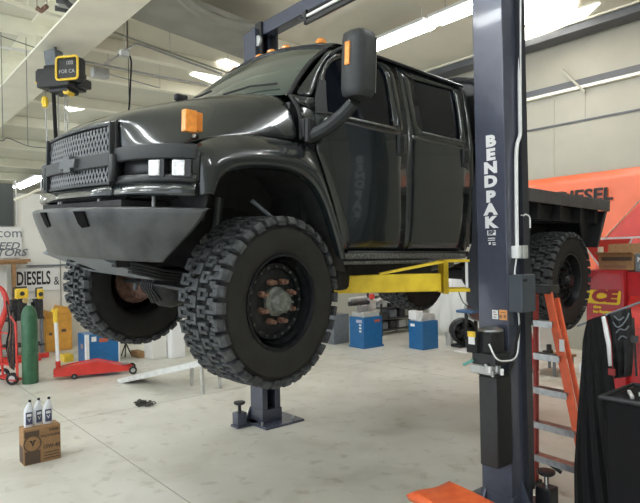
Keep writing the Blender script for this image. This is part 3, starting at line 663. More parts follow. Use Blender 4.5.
# --- wheels
def wheel(c, s, rz=0, brake=True, nut=None):
    """s = -1 near side, outer face towards -y"""
    def q(p): return p
    prof = [(.315, -.15), (.343, -.185), (.37, -.20), (.45, -.212), (.52, -.205), (.553, -.18), (.563, -.10), (.563, .10), (.553, .18), (.52, .205), (.45, .212), (.37, .20), (.343, .185), (.315, .15)]
    b = B(); b.lathe([(r, h) for r, h in prof], ax=(0, -s*-1, 0), n=64, closed=True)
    b.mi = 1
    N = 34
    def block(a, w_, poly):
        d = w_/2
        fn = lambda u, v, t: (V((cos(a), 0, sin(a)))*u + V((-sin(a), 0, cos(a)))*t*(u/.6) + V((0, v, 0)))
        b.prism(poly, fn, -d, d)
    for i in range(N):
        a = 2*pi*i/N
        for sd in (-1, 1):
            a2 = a + (pi/N if sd > 0 else 0)
            lg = i % 2
            ie = .105 if lg else .125; r0 = .545 if lg else .56
            for q_ in (-1, 1): block(a2+q_*.045, .022, [(r0, sd*.224), (.575, sd*.222), (.604, sd*.196), (.606, sd*ie), (.555, sd*ie), (.555, sd*.195)])
            block(a2, .07, [(.555, sd*.17), (.606, sd*.172), (.606, sd*.198), (.575, sd*.222), (r0, sd*.224), (.555, sd*.20)]); block(a2, .06, [(.55, sd*.19), (.588, sd*.19), (.588, sd*ie), (.55, sd*ie)])
            a3 = a2+pi/N*.55
            for q_ in (-1, 1): block(a3+q_*.045, .022, [(.557, sd*.092), (.608, sd*.088), (.610, sd*.008), (.557, sd*.004)])
            block(a3, .07, [(.557, sd*.035), (.609, sd*.035), (.609, sd*.008), (.557, sd*.004)]); block(a3, .06, [(.557, sd*.09), (.592, sd*.09), (.592, sd*.03), (.557, sd*.03)])
            block(a2+pi/N*1.2, .030, [(.557, sd*.15), (.594, sd*.15), (.594, sd*.09), (.557, sd*.09)])
    t = obj('tire', b, [rubber, lugm], truck, smooth=30); t.location = V(c)-BASE; t.rotation_euler = (0, 0, rz)
    o_ = -1 if s < 0 else 1
    b = B(); b.lathe([(.345, .175), (.341, .194), (.326, .196), (.316, .165), (.306, .095), (.290, .08), (.272, .112), (.240, .112), (.232, .085), (.212, .082), (.185, .095), (.160, .10), (.10, .10), (.0, .10)], ax=(0, o_, 0), n=48)
    b.lathe([(.30, .17), (.285, .1), (.28, -.12), (.31, -.18)], ax=(0, o_, 0), n=40)
    rim = obj('rim', b, rimm, t)
    for j in range(20): a = 2*pi*j/20; b = B(); b.cyl((.25*cos(a), o_*.100, .25*sin(a)), (.25*cos(a), o_*.120, .25*sin(a)), .011, 6); obj('rim_bolt', b, mat('bolt_grey', (.12, .12, .12), .4, .5), t)
    for j in range(8):
        a = 2*pi*(j+.5)/8; p = V((.150*cos(a), 0, .150*sin(a)))
        n_ = B(); n_.cyl(p+V((0, o_*.10, 0)), p+V((0, o_*.145, 0)), .022, 8); n_.cyl(p+V((0, o_*.145, 0)), p+V((0, o_*.178, 0)), .018, 8, .014); obj('lug_nut', n_, nut or rust, t)
    b = B(); b.lathe([(.105, .10), (.105, .13), (.082, .145), (.076, .195), (.064, .213), (.0, .218)], ax=(0, o_, 0), n=24)
    for j in range(8): a = 2*pi*j/8; b.cyl((.066*cos(a), o_*.20, .066*sin(a)), (.066*cos(a), o_*.228, .066*sin(a)), .008, 6)
    obj('hub_cap', b, nut or hubm, t)
    if not brake: b = B(); b.lathe([(.0, -.05), (.27, -.05), (.27, -.20), (.2, -.24), (0, -.24)], ax=(0, o_, 0), n=24); obj('brake_drum', b, blackm, t)
    if brake:
        b = B(); b.lathe([(.0, -.02), (.22, -.02), (.22, -.06), (.12, -.08), (.10, -.2), (0, -.2)], ax=(0, o_, 0), n=24); obj('brake_disc', b, dimrust, t)
    return t
wheel((0, -1.268+.212, 0), -1, rad(6)); wheel((0, 1.268-.212, 0), 1, rad(6))
wheel((4.59, -1.329+.212, 0), -1, brake=False, nut=rimm); wheel((4.59, 1.329-.212, 0), 1, brake=False, nut=rimm)
# --- underbody
for s in (-1, 1):
    tp('frame_rail', B().bb((-.85, s*.39, .22), (3.2, s*.47, .43)).bb((3.2, s*.39, .50), (6.0, s*.47, .72)).bb((3.0, s*.39, .22), (3.4, s*.47, .72)), blackm)
    b = B()
    for i in range(4): b.grid([[(x, y, .26-.10*(1-((x)/.75)**2)-i*.022) for x in (-.75, -.5, -.25, 0, .25, .5, .75)] for y in (s*.44, s*.53)])
    tp('leaf_spring', b, blackm, solid=.018)
    tp('shock_absorber', B().cyl((-.18, s*.62, .05), (-.10, s*.60, .75), .035, 10).cyl((-.18, s*.62, -.05), (-.18, s*.62, .1), .02, 8), mat('shock_grey', (.10, .11, .12), .4, .3))
    tp('control_rod', B().cyl((-.05, s*.95, .72), (.42, s*.98, .42), .016, 8).cyl((.42, s*.98, .42), (.5, s*.9, .3), .012, 6), greym)
    tp('steering_knuckle', B().lathe([(0, -.1), (.11, -.1), (.13, 0), (.10, .12), (0, .14)], o=(0, s*.80, 0), ax=(0, s, 0), n=16).box((0, s*.80, .02), (.14, .10, .34)).box((.10, s*.78, .05), (.16, .05, .06)), dimrust)
    tp('brake_hose', B().tube(catmull([(-.12, s*.84, .12), (-.2, s*.7, .18), (-.15, s*.55, .12), (-.05, s*.5, .3)], 5), .012, 6), blackg)
    tp('mud_flap', B().bb((.70, s*.75, -.05), (.72, s*1.05, .36)), blackm)
    tp('fuel_tank', B().bb((1.0, s*.52, .0), (2.4, s*.82, .26)), blackm, bevel=.04)
    tp('rear_leaf_spring', B().grid([[(4.59+x, y, .15-.12*(1-(x/.8)**2)) for x in (-.8, -.4, 0, .4, .8)] for y in (s*.48, s*.58)]), blackm, solid=.06)
b = B(); b.cyl((0, -.80, 0), (0, .80, 0), .07, 14); b.lathe([(0, -.18), (.10, -.17), (.17, -.1), (.19, 0), (.17, .1), (.10, .17), (0, .18)], o=(-.02, .28, 0), ax=(1, 0, 0), n=20)
tp('front_axle', b, mat('axle_grey', (.016, .016, .016), .6, .2, var=.4, scale=14))
b = B()
for i in range(6): b.tube([(-.21+.015*abs(i-2.5)+.02, .28+.035*(i-2.5), -.14+.01*abs(i-2.5)), (-.245, .28+.04*(i-2.5), 0), (-.21, .28+.035*(i-2.5), .14)], .010, 6)
tp('axle_cover_ribs', b, mat('axle_grey2', (.03, .031, .033), .3, .5), None)
tp('steering_link', B().cyl((-.22, -.78, .03), (-.22, .78, .03), .018, 10), blackg)
tp('steering_damper', B().cyl((-.28, -.1, .12), (-.28, .55, .10), .035, 10), blackg)
tp('drive_shaft', B().cyl((.2, .28, .02), (1.9, .1, .25), .045, 10), steel)
tp('transfer_case', B().bb((1.6, -.25, .02), (2.1, .3, .42)), blackm, bevel=.04)
tp('engine_sump', B().bb((-.5, -.28, .25), (.5, .3, .5)), blackm, bevel=.04)
tp('gearbox', B().cyl((.5, 0, .4), (1.7, 0, .32), .2, 14, .13), blackm)
tp('exhaust_pipe', B().tube(catmull([(.6, -.35, .3), (1.1, -.42, .15), (2.2, -.42, .12), (3.2, -.5, .2)], 5), .05, 10), mat('exhaust_dull', (.12, .11, .10), .45, .6))
b = B(); b.cyl((4.59, -.95, 0), (4.59, .95, 0), .085, 14); b.lathe([(0, -.22), (.12, -.2), (.2, -.1), (.22, 0), (.2, .1), (.12, .2), (0, .22)], o=(4.6, 0, 0), ax=(1, 0, 0), n=20)
tp('rear_axle', b, blackm)
# --- flat bed
b = B(); b.bb((3.05, -1.27, .985), (5.88, 1.27, 1.065)); bed = tp('flatbed', b, mat('bed_dark', (.045, .045, .048), .45, var=.3, scale=6))
for s in (-1, 1): tp('side_rail', B().bb((3.05, s*1.24, .925), (5.88, s*1.285, 1.075)), mat('bed_rail', (.07, .065, .07), .4, .2, var=.2, scale=8), bed, bevel=.006)
b = B(); b.prism([(5.88, .925), (5.60, .42), (5.55, .42), (5.80, .925)], lambda u, v, w: (u, w, v), -1.25, 1.25); tp('tail_skirt', b, blackg, bed)
b = B(); b.prism([(5.86, .93), (5.60, .43), (5.52, .43), (5.35, .75), (3.3, .75), (3.3, .93)], lambda u, v, w: (u, w, v), -1.10, -1.08); tp('bed_skirt', b, blackm, bed); b = B(); b.prism([(5.86, .93), (5.60, .43), (5.52, .43), (5.35, .75), (3.3, .75), (3.3, .93)], lambda u, v, w: (u, w, v), 1.08, 1.10); tp('bed_skirt', b, blackm, bed)
b = B()
for x in (3.3, 3.9, 4.5, 5.1, 5.6): b.bb((x, -1.2, .75), (x+.08, 1.2, .985))
tp('cross_member', b, blackm, bed)
tp('number_lamp', B().box((5.74, -1.13, .64), (.05, .04, .09)), lens, bed)
# ---------------------------------------------------------------- two post lift
lift = thing('two_post_lift', 'slate blue two post lift with yellow arms carrying the grey truck', 'car lift', (4.4, 4.66, 0))
LL = V((4.4, 4.66, 0))
def lp(name, b, m, par=None, **k):
    o = obj(name, b, m, par or lift, **k)
    if par is None: o.location = -LL
    return o
XF = 4.25
zb0 = at(267, 36, 0, 4.40).z; zb1 = at(260, 27, 0, 4.40).z
def chan(y0, s):    # C section open towards the middle, s = +1 near post
    w_ = .29; t = .03; lip = .05
    P = [(XF, y0), (XF+.29, y0), (XF+.29, y0+s*w_), (XF+.29-lip-.03, y0+s*w_), (XF+.29-lip-.03, y0+s*(w_-t)), (XF+.29-t, y0+s*(w_-t)), (XF+.29-t, y0+s*t), (XF+t, y0+s*t), (XF+t, y0+s*(w_-t)), (XF+lip+.03, y0+s*(w_-t)), (XF+lip+.03, y0+s*w_), (XF, y0+s*w_)]
    return P
near = lp('column', B().prism(chan(2.685, 1), lambda u, v, w: (u, v, w), .03, zb1+.03), liftm, bevel=.006)
far = lp('column', B().prism(chan(6.64, -1), lambda u, v, w: (u, v, w), .03, at(250, 31, 0, XF).z), liftm, bevel=.006)
b = B(); b.bb((4.33, 2.6, zb0), (4.50, 6.56, zb1)); lp('overhead_beam', b, liftm, bevel=.01)
b = B(); b.bb((4.30, 6.28, zb0-.32), (4.33, 6.42, zb1)); b.bb((4.50, 6.22, zb0-.32), (4.53, 6.42, zb1)); lp('beam_bracket', b, blackg)
lp('cable_pulley', B().cyl((4.27, 6.33, zb0-.08), (4.30, 6.33, zb0-.08), .07, 16), lgrey)
p0 = at(306, 22, 0, 4.28)
b = B(); b.bb((4.26, 2.9, p0.z-.03), (4.30, p0.y, p0.z+.01)); b.bb((4.26, p0.y-.02, p0.z-.03), (4.30, p0.y+.02, p0.z+.14)); lp('shutoff_bar', b, blackg)
lp('shutoff_rail', B().bb((4.27, 2.9, p0.z+.05), (4.29, p0.y, p0.z+.08)), white)
# seam collars and base plates
for (y0, y1, nm) in ((2.685, 2.975, 'n'), (6.35, 6.64, 'f')):
    b = B(); b.bb((XF-.012, y0-.012, .03), (XF+.302, y1+.012, .19)); lp('foot_collar', b, liftm, bevel=.004)
    b = B(); b.bb((XF-.10, y0-(.16 if nm == 'n' else .22), 0), (XF+.52, y1+(.25 if nm == 'n' else .12), .03)); lp('base_plate', b, liftm, bevel=.006)
    b = B(); s = -1 if nm == 'n' else 1
    b.prism([(0, .03), (.13, .03), (0, .30)], lambda u, v, w: (w, (y0 if s < 0 else y1)+s*u, v), XF+.13, XF+.15)
    lp('gusset', b, liftm); b = B(); b.prism([(0, .03), (.10, .03), (0, .2)], lambda u, v, w: (XF-.012-u*.8, w, v), y1-.02 if nm == 'f' else y1-.05, y1 if nm == 'f' else y1-.03); lp('gusset', b, liftm)
    for dx, dy in ((-.06, -.08), (.42, -.10), (.42, .34)): lp('anchor_bolt', B().cyl((XF+dx, y0+dy, .03), (XF+dx, y0+dy, .07), .018, 6), steel)
# floor-level adapter holders (stem and black disc)
for (bx, by, nm) in ((4.0, 6.52, 0), (4.68, 2.62, 1)):
    b = B(); b.bb((bx-.07, by-.07, .03), (bx+.07, by+.07, .19)); b.bb((bx-.09, by-.09, 0), (bx+.30 if not nm else bx+.1, by+.09, .03)); ah = lp('adapter_holder', b, liftm if not nm else blackg, bevel=.008)
    lp('adapter_stem', B().cyl((bx, by, .19), (bx, by, .30), .022, 10), chrome if nm else blackg, ah); 
    lp('adapter_pad', B().lathe([(0, 0), (.06, .0), (.075, .015), (.075, .035), (0, .04)], o=(bx, by, .29), n=20), blackg, ah)
    for o_ in ah.children: o_.location = (0, 0, 0)
# carriages
for (y0, s) in ((2.975, 1), (6.35, -1)):
    b = B(); b.prism([(0, 1.72), (0, 3.1), (.06, 2.75), (.075, 2.32), (.15, 2.14), (.15, 1.80), (.1, 1.72)], lambda u, v, w: (w, y0+s*u, v), XF+.03, XF+.24)
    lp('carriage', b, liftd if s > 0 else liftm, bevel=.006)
# yellow arms
def arm(p0, p1, h=.16, w_=.13, frame=True):
    p0, p1 = V(p0), V(p1); d = (p1-p0).normalized(); n = V((0, 0, 1)).cross(d)
    b = B(); b.bar(p0+d*.25, p1, w_, h); A = lp('lift_arm', b, yellow, bevel=.008)
    q = p0.lerp(p1, .52); lp('arm_sleeve', B().bar(q, p1+d*.08, w_*.75, h*.72), yellow, A, bevel=.006)
    b = B()
    for sd in (-1, 1):
        b.bar(p0+d*.20+n*sd*.0+V((0, 0, .05)), p0+d*.24+V((0, 0, .05)), .24, .30)
        b.bar(p0+d*.0+n*sd*.09+V((0, 0, .19)), p0+d*.24+n*sd*.09+V((0, 0, .19)), .05, .022)
        b.bar(p0+d*.0+n*sd*.09+V((0, 0, -.07)), p0+d*.24+n*sd*.09+V((0, 0, -.07)), .05, .03)
        b.bar(p0+d*.20+n*sd*.10+V((0, 0, .19)), p0.lerp(p1, .58)+n*sd*.05+V((0, 0, h/2+.005)), .025, .018)
    lp('arm_root_frame', b, yellow, A)
    lp('restraint_rod', B().cyl(p0+d*.03+n*.09+V((0, 0, -.05)), p0+d*.03+n*.09+V((0, 0, .18)), .014, 8), whitep, A)
    lp('lift_pad', B().cyl(p1+V((0, 0, h/2)), p1+V((0, 0, h/2+.06)), .06, 16).cyl(p1+V((0, 0, -.02)), p1+V((0, 0, h/2+.10)), .03, 10), steel, A)
    for o_ in A.children: o_.location = (0, 0, 0)
    return A
arm((4.36, 3.16, 1.965), (3.30, 4.03, 1.965))
arm((4.36, 6.16, 2.06), (3.35, 5.0, 2.06))
# lettering on the near column face
Kp = ((V((XF, 2.83, 2.25))-CL).dot(CW))/F
def face(px, py): p = at(px, py, 0, XF-.004); return p
for ch, py in zip('BENDPAK', (141.5, 155, 168.2, 181.8, 197, 209.8, 222.8)):
    o = text('letter', ch, 15*Kp, whitep, lift, o=face(490.5, py)-LL, x=(0, -1, 0), y=(0, 0, 1), bold=.0075, sx=1.3, label='white letter %s' % ch)
b = B(); c = face(491.5, 232.8); b.box(c+V((0, 0, 0)), (.004, 9.5*Kp, 5*Kp)); lp('logo_plate', b, whitep)
text('logo_lettering', 'BP', 5.5*Kp, liftm, lift, o=c+V((-.003, 0, 0))-LL, x=(0, -1, 0), y=(0, 0, 1), bold=.002, sx=1.2)
b = B()
for py in (238.2, 240.2): b.box(face(491.5, py), (.004, 8*Kp, .8*Kp))
b.box(face(489.8, 243.4), (.004, 2.2*Kp, 2.6*Kp)); b.box(face(494, 242.8), (.004, 3.4*Kp, .9*Kp)); b.box(face(494.3, 244.6), (.004, 3.4*Kp, .9*Kp))
lp('small_print', b, whitep)
lp('warning_sticker', B().box(face(495.2, 314.5), (.004, 6.6*Kp, 9*Kp)), whitep); lp('caution_sticker', B().box(face(503.2, 315), (.004, 8.6*Kp, 10*Kp)), mat('sticker_orange', (.80, .36, .12), .5))
b = B()
for (x, y, w_, h) in ((494.5, 312, 3, .8), (495.5, 314.5, 3.5, .8), (495, 317, 3, .8), (503, 312.5, 5, .8), (501, 316.5, 2.5, 3), (505, 316.5, 2.5, 3)): b.box(face(x, y)+V((-.003, 0, 0)), (.003, w_*Kp, h*Kp))
lp('sticker_print', b, mat('print_brown', (.25, .13, .08), .6))
# power unit
def fx(px, py, dx): return at(px, py, 0, XF-dx)
mz = lambda py: at(497, py, 0, XF-.12).z
b = B(); b.cyl((XF-.13, 2.77, mz(352)), (XF-.13, 2.77, mz(331)), .105, 24); b.box((XF-.13, 2.77, mz(358)), (.22, .22, .10)); pu = lp('power_unit', b, blackg, bevel=.006)
def pup(name, b, m, **k): o = lp(name, b, m, pu, **k); o.location = (0, 0, 0); return o
pup('motor_cap', B().lathe([(.105, 0), (.10, .015), (.06, .03), (0, .032)], o=(XF-.13, 2.77, mz(331)), n=24), steel)
pup('terminal_box', B().box((XF-.25, 2.855, mz(342)), (.06, .10, .17)), blackm, bevel=.006); pup('terminal_box', B().box((XF-.25, 2.70, mz(341)), (.07, .07, .15)), blackm, bevel=.006)
pup('data_label', B().box((XF-.283, 2.85, mz(333.5)), (.004, .075, .045)), yel2); pup('data_label', B().box((XF-.283, 2.85, mz(340)), (.004, .06, .06)), whitep)
pup('valve_block', B().box((XF-.2, 2.78, mz(368)), (.14, .20, .07)), lgrey, bevel=.006); pup('release_lever', B().cyl((XF-.26, 2.95, mz(366)), (XF-.26, 2.86, mz(360)), .012, 8), mat('lever_teal', (.15, .45, .40), .4))
for i, (x, y) in enumerate(((486, 367), (490, 370), (497, 369), (502, 372), (493, 374))): pup('fitting', B().cyl(fx(x, y-3, .26), fx(x, y+3, .26), .014, 8), whitep if i % 2 else steel)
tz0, tz1 = at(500, 475, 0, XF-.1).z+.09, mz(375)
b = B(); b.bb((XF-.22, 2.665, tz0), (XF-.005, 2.835, tz1)); b.bb((XF-.225, 2.66, tz1), (XF-.005, 2.84, tz1+.02)); pup('oil_tank', b, blackg, bevel=.012)
# conduits, switch, control box on the side face
YS = 2.655
sd = lambda x, y: at(x, y, 1, YS)
lp('power_conduit', B().tube(catmull([sd(519.5, -40), sd(519.5, 60), sd(520, 118), sd(520, 135), sd(516.5, 150), sd(516.5, 200), sd(517, 246)], 4), .016, 8), whitep)
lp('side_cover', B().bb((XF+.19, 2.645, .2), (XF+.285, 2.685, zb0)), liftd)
q = sd(516.3, 252); lp('switch_box', B().box(q, (.05, .07, .105)), whitep, bevel=.006); q2 = sd(521.8, 252); lp('switch_box_back', B().box(q2+V((0, -.005, 0)), (.07, .07, .11)), lgrey, bevel=.005)
lp('loop_conduit', B().tube(catmull([sd(522, 216), sd(525, 214.5), sd(529, 218), sd(529.5, 228)], 4), .013, 8), whitep); lp('loop_cable', B().tube(catmull([sd(529.5, 228), sd(528.5, 240), sd(525.5, 255)], 4), .010, 6), blackg)
lp('lower_cable', B().tube(catmull([sd(516.5, 258), sd(514.5, 275), sd(514, 300), sd(518.5, 314), sd(519, 336), fx(514, 355, .0)+V((-.05, -.05, 0)), fx(505, 361, .2), fx(496, 358, .3), fx(489, 344, .3)], 5), .007, 6), whitep)
c1 = at(525, 293, 1, 2.56)
cb = lp('control_box', B().bb((c1.x-.09, 2.53, at(525, 312, 1, 2.56).z), (c1.x+.115, 2.66, at(525, 274.5, 1, 2.56).z)), mat('box_slate', (.058, .070, .088), .45), bevel=.008)
o = lp('box_knob', B().cyl((c1.x-.07, 2.525, c1.z+.11), (c1.x-.07, 2.50, c1.z+.11), .012, 8), blackm, cb); o.location = (0, 0, 0)
lp('black_cable', B().tube(catmull([sd(522, 311), sd(520, 325), sd(517, 340), sd(514, 360), fx(508, 374, .1)], 4), .012, 6), blackm)
# ---------------------------------------------------------------- step ladder
t = thing('step_ladder', 'orange fibreglass step ladder with metal rungs behind the near lift post', 'ladder', at(560, 470, 0, 5.3)*1.0)
t.location.z = 0; LO = V(t.location)
def rail(name, a, c, xa, xc, w_, d_, m=orangem):
    p, q = at(*a, 0, xa), at(*c, 0, xc); dr = q-p; q = p + dr*((p.z-.012)/(p.z-q.z))
    b = B(); b.bar(p-LO, q-LO, w_, d_, up=(1, 0, 0)); return obj(name, b, m, t, bevel=.004), p, q
o, rp, rq = rail('rail', (548, 291), (583, 460), 5.28, 5.08, .075, .035)
o, lp_, lq = rail('rail', (536, 293), (536, 490), 5.28, 5.08, .03, .06, mat('ladder_shaded_red', (.33, .03, .02), .5))  # left rail's shade is put into its darker red
o, br, bq = rail('rear_rail', (557, 298), (590, 455), 5.36, 5.2, .04, .03)
obj('top_cap', B().box(at(544, 289, 0, 5.33)-LO, (.20, .22, .08)), blackg, t, bevel=.01)
def onr(a, q, z): return a + (q-a)*((a.z-z)/(a.z-q.z))
for (y0, yr) in ((354, 360), (387, 394), (420, 428), (451, 463), (322, 326)):
    z0 = at(533, y0, 0, 5.18).z
    a, c = onr(lp_, lq, z0), onr(rp, rq, z0); b = B(); b.bar(a-LO, c-LO, .10, .030, up=(0, 0, 1)); b.bar(a-LO+V((-.048, 0, -.02)), c-LO+V((-.048, 0, -.02)), .006, .05, up=(0, 0, 1))
    obj('rung', b, steel, t)
p = onr(lp_, lq, at(533, 451, 0, 5.18).z); obj('rung_brace', B().bar(p-LO+V((.06, -.02, -.04)), p-LO+V((.06, -.22, -.13)), .02, .03), blackg, t)
p = at(564, 345, 0, 5.12); obj('sticker', B().box(p-LO+V((-.04, 0, 0)), (.006, .045, .11)), whitep, t)
for a in (rq, lq): obj('foot', B().box(V((a.x, a.y, .02))-LO, (.10, .07, .04)), blackg, t)
# ---------------------------------------------------------------- left side of the shop
def base(px, py): return at(px, py, 2, 0)
def kk(p): return (V(p)-CL).dot(CW)/F            # metres per photo pixel at a place
def place(px, py): p = base(px, py); return p, kk(p)
# green gas cylinder
p, k = place(30.5, 383); hC = 84*k; r_ = 7.6*k
t = thing('gas_cylinder', 'tall green gas cylinder standing on the floor left of the red jack', 'gas cylinder', p)
obj('body', B().lathe([(0, 0), (r_*.96, 0), (r_, .03), (r_, hC*.76), (r_*.96, hC*.82), (r_*.75, hC*.88), (r_*.4, hC*.92), (r_*.3, hC*.925)], n=28).lathe([(r_*1.01, hC*.36), (r_*1.03, hC*.365), (r_*1.03, hC*.385), (r_*1.01, hC*.39)], n=28), green, t)
obj('valve', B().cyl((0, 0, hC*.92), (0, 0, hC*1.0), .03, 10).cyl((-.05, 0, hC*.975), (.06, 0, hC*.975), .018, 8), lgrey, t)
obj('regulator', B().cyl((-.07, -.02, hC*.985), (-.07, -.08, hC*.985), .045, 12), brass if False else mat('brass', (.6, .45, .2), .4, .7), t)
# red hand cart with hoses
p, k = place(12.5, 385)
t = thing('welding_cart', 'red two-wheeled cart with black hoses beside the green cylinder', 'cart', p)
def q(x, y, d=0): return CR*((x-14)*k) - CU*((y-384)*k) + V((0, d, 0))
def qz(x, y, d=0): v = q(x, y, d); return v
def cwheel(name, c, r, w_, par, m=blackm, hub=lgrey, ax=(0, 1, 0)):
    a = V(ax).normalized(); o = obj(name, B().lathe([(r*.55, -w_/2), (r*.9, -w_/2), (r, -w_*.3), (r, w_*.3), (r*.9, w_/2), (r*.55, w_/2)], o=c, ax=a, n=24, closed=True), m, par)
    obj('wheel_hub', B().lathe([(0, -w_*.4), (r*.56, -w_*.35), (r*.56, w_*.35), (0, w_*.4)], o=c, ax=a, n=16), hub, o); return o
vx = V((CR.x, CR.y, 0)).normalized()
cwheel('wheel', V((0, 0, 6.2*k)), 6.2*k, .06, t, ax=(-CW.x, -CW.y, 0)); cwheel('wheel', V((0, 0, 6.2*k))+vx*(-9*k)+V((.1, .5, 0)), 6.2*k, .06, t, ax=(-CW.x, -CW.y, 0))
b = B(); b.tube([q(19, 378), q(18, 345), q(17, 322), q(12, 315)], .022, 8); b.tube([q(8, 376, .3), q(6, 350, .3), q(5, 330, .3)], .022, 8)
for y in (334, 350, 366): b.tube([q(18.5, y), q(7, y-1, .3)], .016, 6)
b.bar(q(20, 379), q(6, 377, .3), .2, .02); obj('frame', b, red, t)
for i in range(7):
    pts = catmull([q(8+i*1.5, 300+i*3), q(11+i*.8+(i % 3), 325+i*2), q(8+i*1.3, 345+(i*7) % 15), q(12+i*.6, 362+(i*5) % 9), q(9+i*1.5, 340+i)], 5)
    obj('hose', B().tube(pts, .016, 6), [cloth, dimrust, clutter][i % 3], t)
# tall red curved stand at the left edge
p, k = place(4, 366)
t = thing('engine_hoist', 'red hoist with curved mast at the left edge of the photo', 'engine hoist', p)
def q(x, y, d=0): return CR*((x-4)*k) - CU*((y-366)*k) + V((0, d, 0))
obj('mast', B().tube(catmull([q(-6, 362), q(-3, 335), q(4, 315), q(6.5, 303), q(3, 291), q(-5, 285)], 5), 3.4*k, 10, 2.2*k), red, t)
obj('base_leg', B().bar(V((-1.0, .3, .06)), V((.75, .1, .06)), .12, .1), red, t, bevel=.01)
obj('base_leg', B().bar(V((-1.0, .5, .06)), V((1.0, .45, .06)), .12, .1), red, t, bevel=.01)
obj('ram', B().cyl(q(-4, 350), q(4, 300), .03, 8), steel, t)
# bench with dark clutter below the sign
p, k = place(38, 352)
p = V((p.x, 14.75, 0)); k = kk(p)
t = thing('workbench', 'dark cluttered workbench under the DIESELS sign', 'workbench', p)
zt = at(38, 318, 1, 14.75).z
x0, x1 = at(-30, 318, 1, 14.75).x-p.x, at(41, 318, 1, 14.75).x-p.x
obj('top', B().bb((x0, -.3, zt), (x1, .35, zt+.05)), clutter, t); 
for x in (x0+.05, x1-.05):
    for y in (-.25, .3): obj('leg', B().bb((x-.03, y-.03, 0), (x+.03, y+.03, zt)), greym, t)
obj('lower_shelf', B().bb((x0, -.28, .25), (x1, .3, .28)), clutter, t)
for i, (xx, y1_, w_, dd) in enumerate(((14, 300, 9, .0), (26, 302, 9, .05), (37, 299, 8, -.02))):
    c = at(xx, y1_, 1, 14.72); hh = c.z-zt-.05; 
    tag(obj('storage_bin', B().box((c.x, 14.72+dd, zt+.052+hh/2), (w_*k*.95, .34, hh)), clutter if i != 1 else mat('tool_green', (.03, .12, .06), .5), bevel=.02), 'dark tool case on the bench under the sign, %s' % ['leftmost, behind the yellow lamp', 'second, dark green behind the cylinder valve', 'third, under the letters ESE', 'fourth, right of the letter S', 'fifth, under the ampersand', 'last, nearest the truck tyre'][i], 'tool case', 'tool cases on the bench')
def worklight(px, py, w_, h, lab):
    c = at(px, py, 1, 14.45); kq = kk(c); t = thing('work_light', lab, 'work light', c)
    obj('housing', B().box((0, 0, 0), (w_*kq, .14, h*kq)), yel2, t, bevel=.03); obj('face', B().cyl((0, -.071, 0), (0, -.085, 0), h*kq*.22, 12), clutter, t)
    obj('handle', B().tube([(-w_*kq*.6, 0, -h*kq*.3), (-w_*kq*.6, 0, h*kq*.6), (w_*kq*.4, 0, h*kq*.62)], .02, 6), clutter, t)
    obj('stand', B().bb((-w_*kq*.3, -.03, zt+.0505-c.z), (w_*kq*.3, .05, -h*kq*.45)), clutter, t)
worklight(21.5, 293.5, 12, 10, 'yellow square work light left of the green cylinder valve')
worklight(40, 294, 6, 10, 'small yellow work light on the right end of the bench')
# shelf boards and posts in front of the wall
c0, c1_ = at(-20, 263, 1, 15.2), at(27, 263, 1, 15.2)
t = thing('wall_shelf', 'tan wooden shelf frame under the white poster on the left', 'shelf', V(((c0.x+c1_.x)/2, 15.3, 0)))
obj('board', B().bb((c0.x-t.location.x, -.15, c0.z-.05), (c1_.x-t.location.x, .15, c0.z)), card, t)
for i, x in enumerate((10, 15)):
    c = at(x, 280, 1, 15.12); obj('post', B().bb((c.x-t.location.x-.06, -.17-.0, 0), (c.x-t.location.x+.03, -.10, c0.z-.05)), [mat('post_grey', (.35, .34, .30), .6), card][i], t)
c = at(16, 258, 1, 15.2); tag(obj('cardboard_sheet', B().bb((c.x-.35, 15.1, c0.z+.0), (c.x+.3, 15.3, c0.z+.07)), card), 'flat brown cardboard lying on the tan wall shelf', 'cardboard')
c = at(44, 266, 1, 15.3); tag(obj('wall_rail', B().bb((c.x-.35, 15.42, c.z-.01), (c.x+.55, 15.5, c.z+.03)), greym), 'thin dark rail on the white wall above the DIESELS sign', 'rail')
# orange cabinets behind the cylinder
for (xa, xb_, yt, yb_, lab) in ((43, 52, 318, 350, 'left orange cabinet behind the green cylinder'), (60, 75, 314, 351, 'taller orange cabinet behind the white jack handle')):
    p, k = place((xa+xb_)/2, yb_); w_ = (xb_-xa)*k*.98; h = (yb_-yt)*k
    p.y = 14.95; p.z = 0
    t = thing('orange_cabinet', lab, 'cabinet', p)
    obj('body', B().bb((-w_/2, 0, 0), (w_/2, .48, h)), cabor, t, bevel=.01); obj('door', B().bb((-w_/2+.03, -.015, .05), (w_/2-.03, 0, h*.8)), cabor, t, bevel=.005)
    obj('door_label', B().bb((-w_*.2, -.022, h*.5), (w_*.1, -.016, h*.58)), dimrust, t)
    obj('lid', B().prism([(-w_/2, h), (w_/2, h), (w_*.3, h+6*k), (-w_*.25, h+8*k)], lambda u, v, w: (u, w, v), .05, .45), cabor, t)
p, k = place(67, 361); tag(obj('parts_box', B().box(p+V((0, 0, 3.5*k)), (9*k, .3, 7*k)), yel2, bevel=.01), 'low yellow box on the floor left of the blue cabinet', 'box')
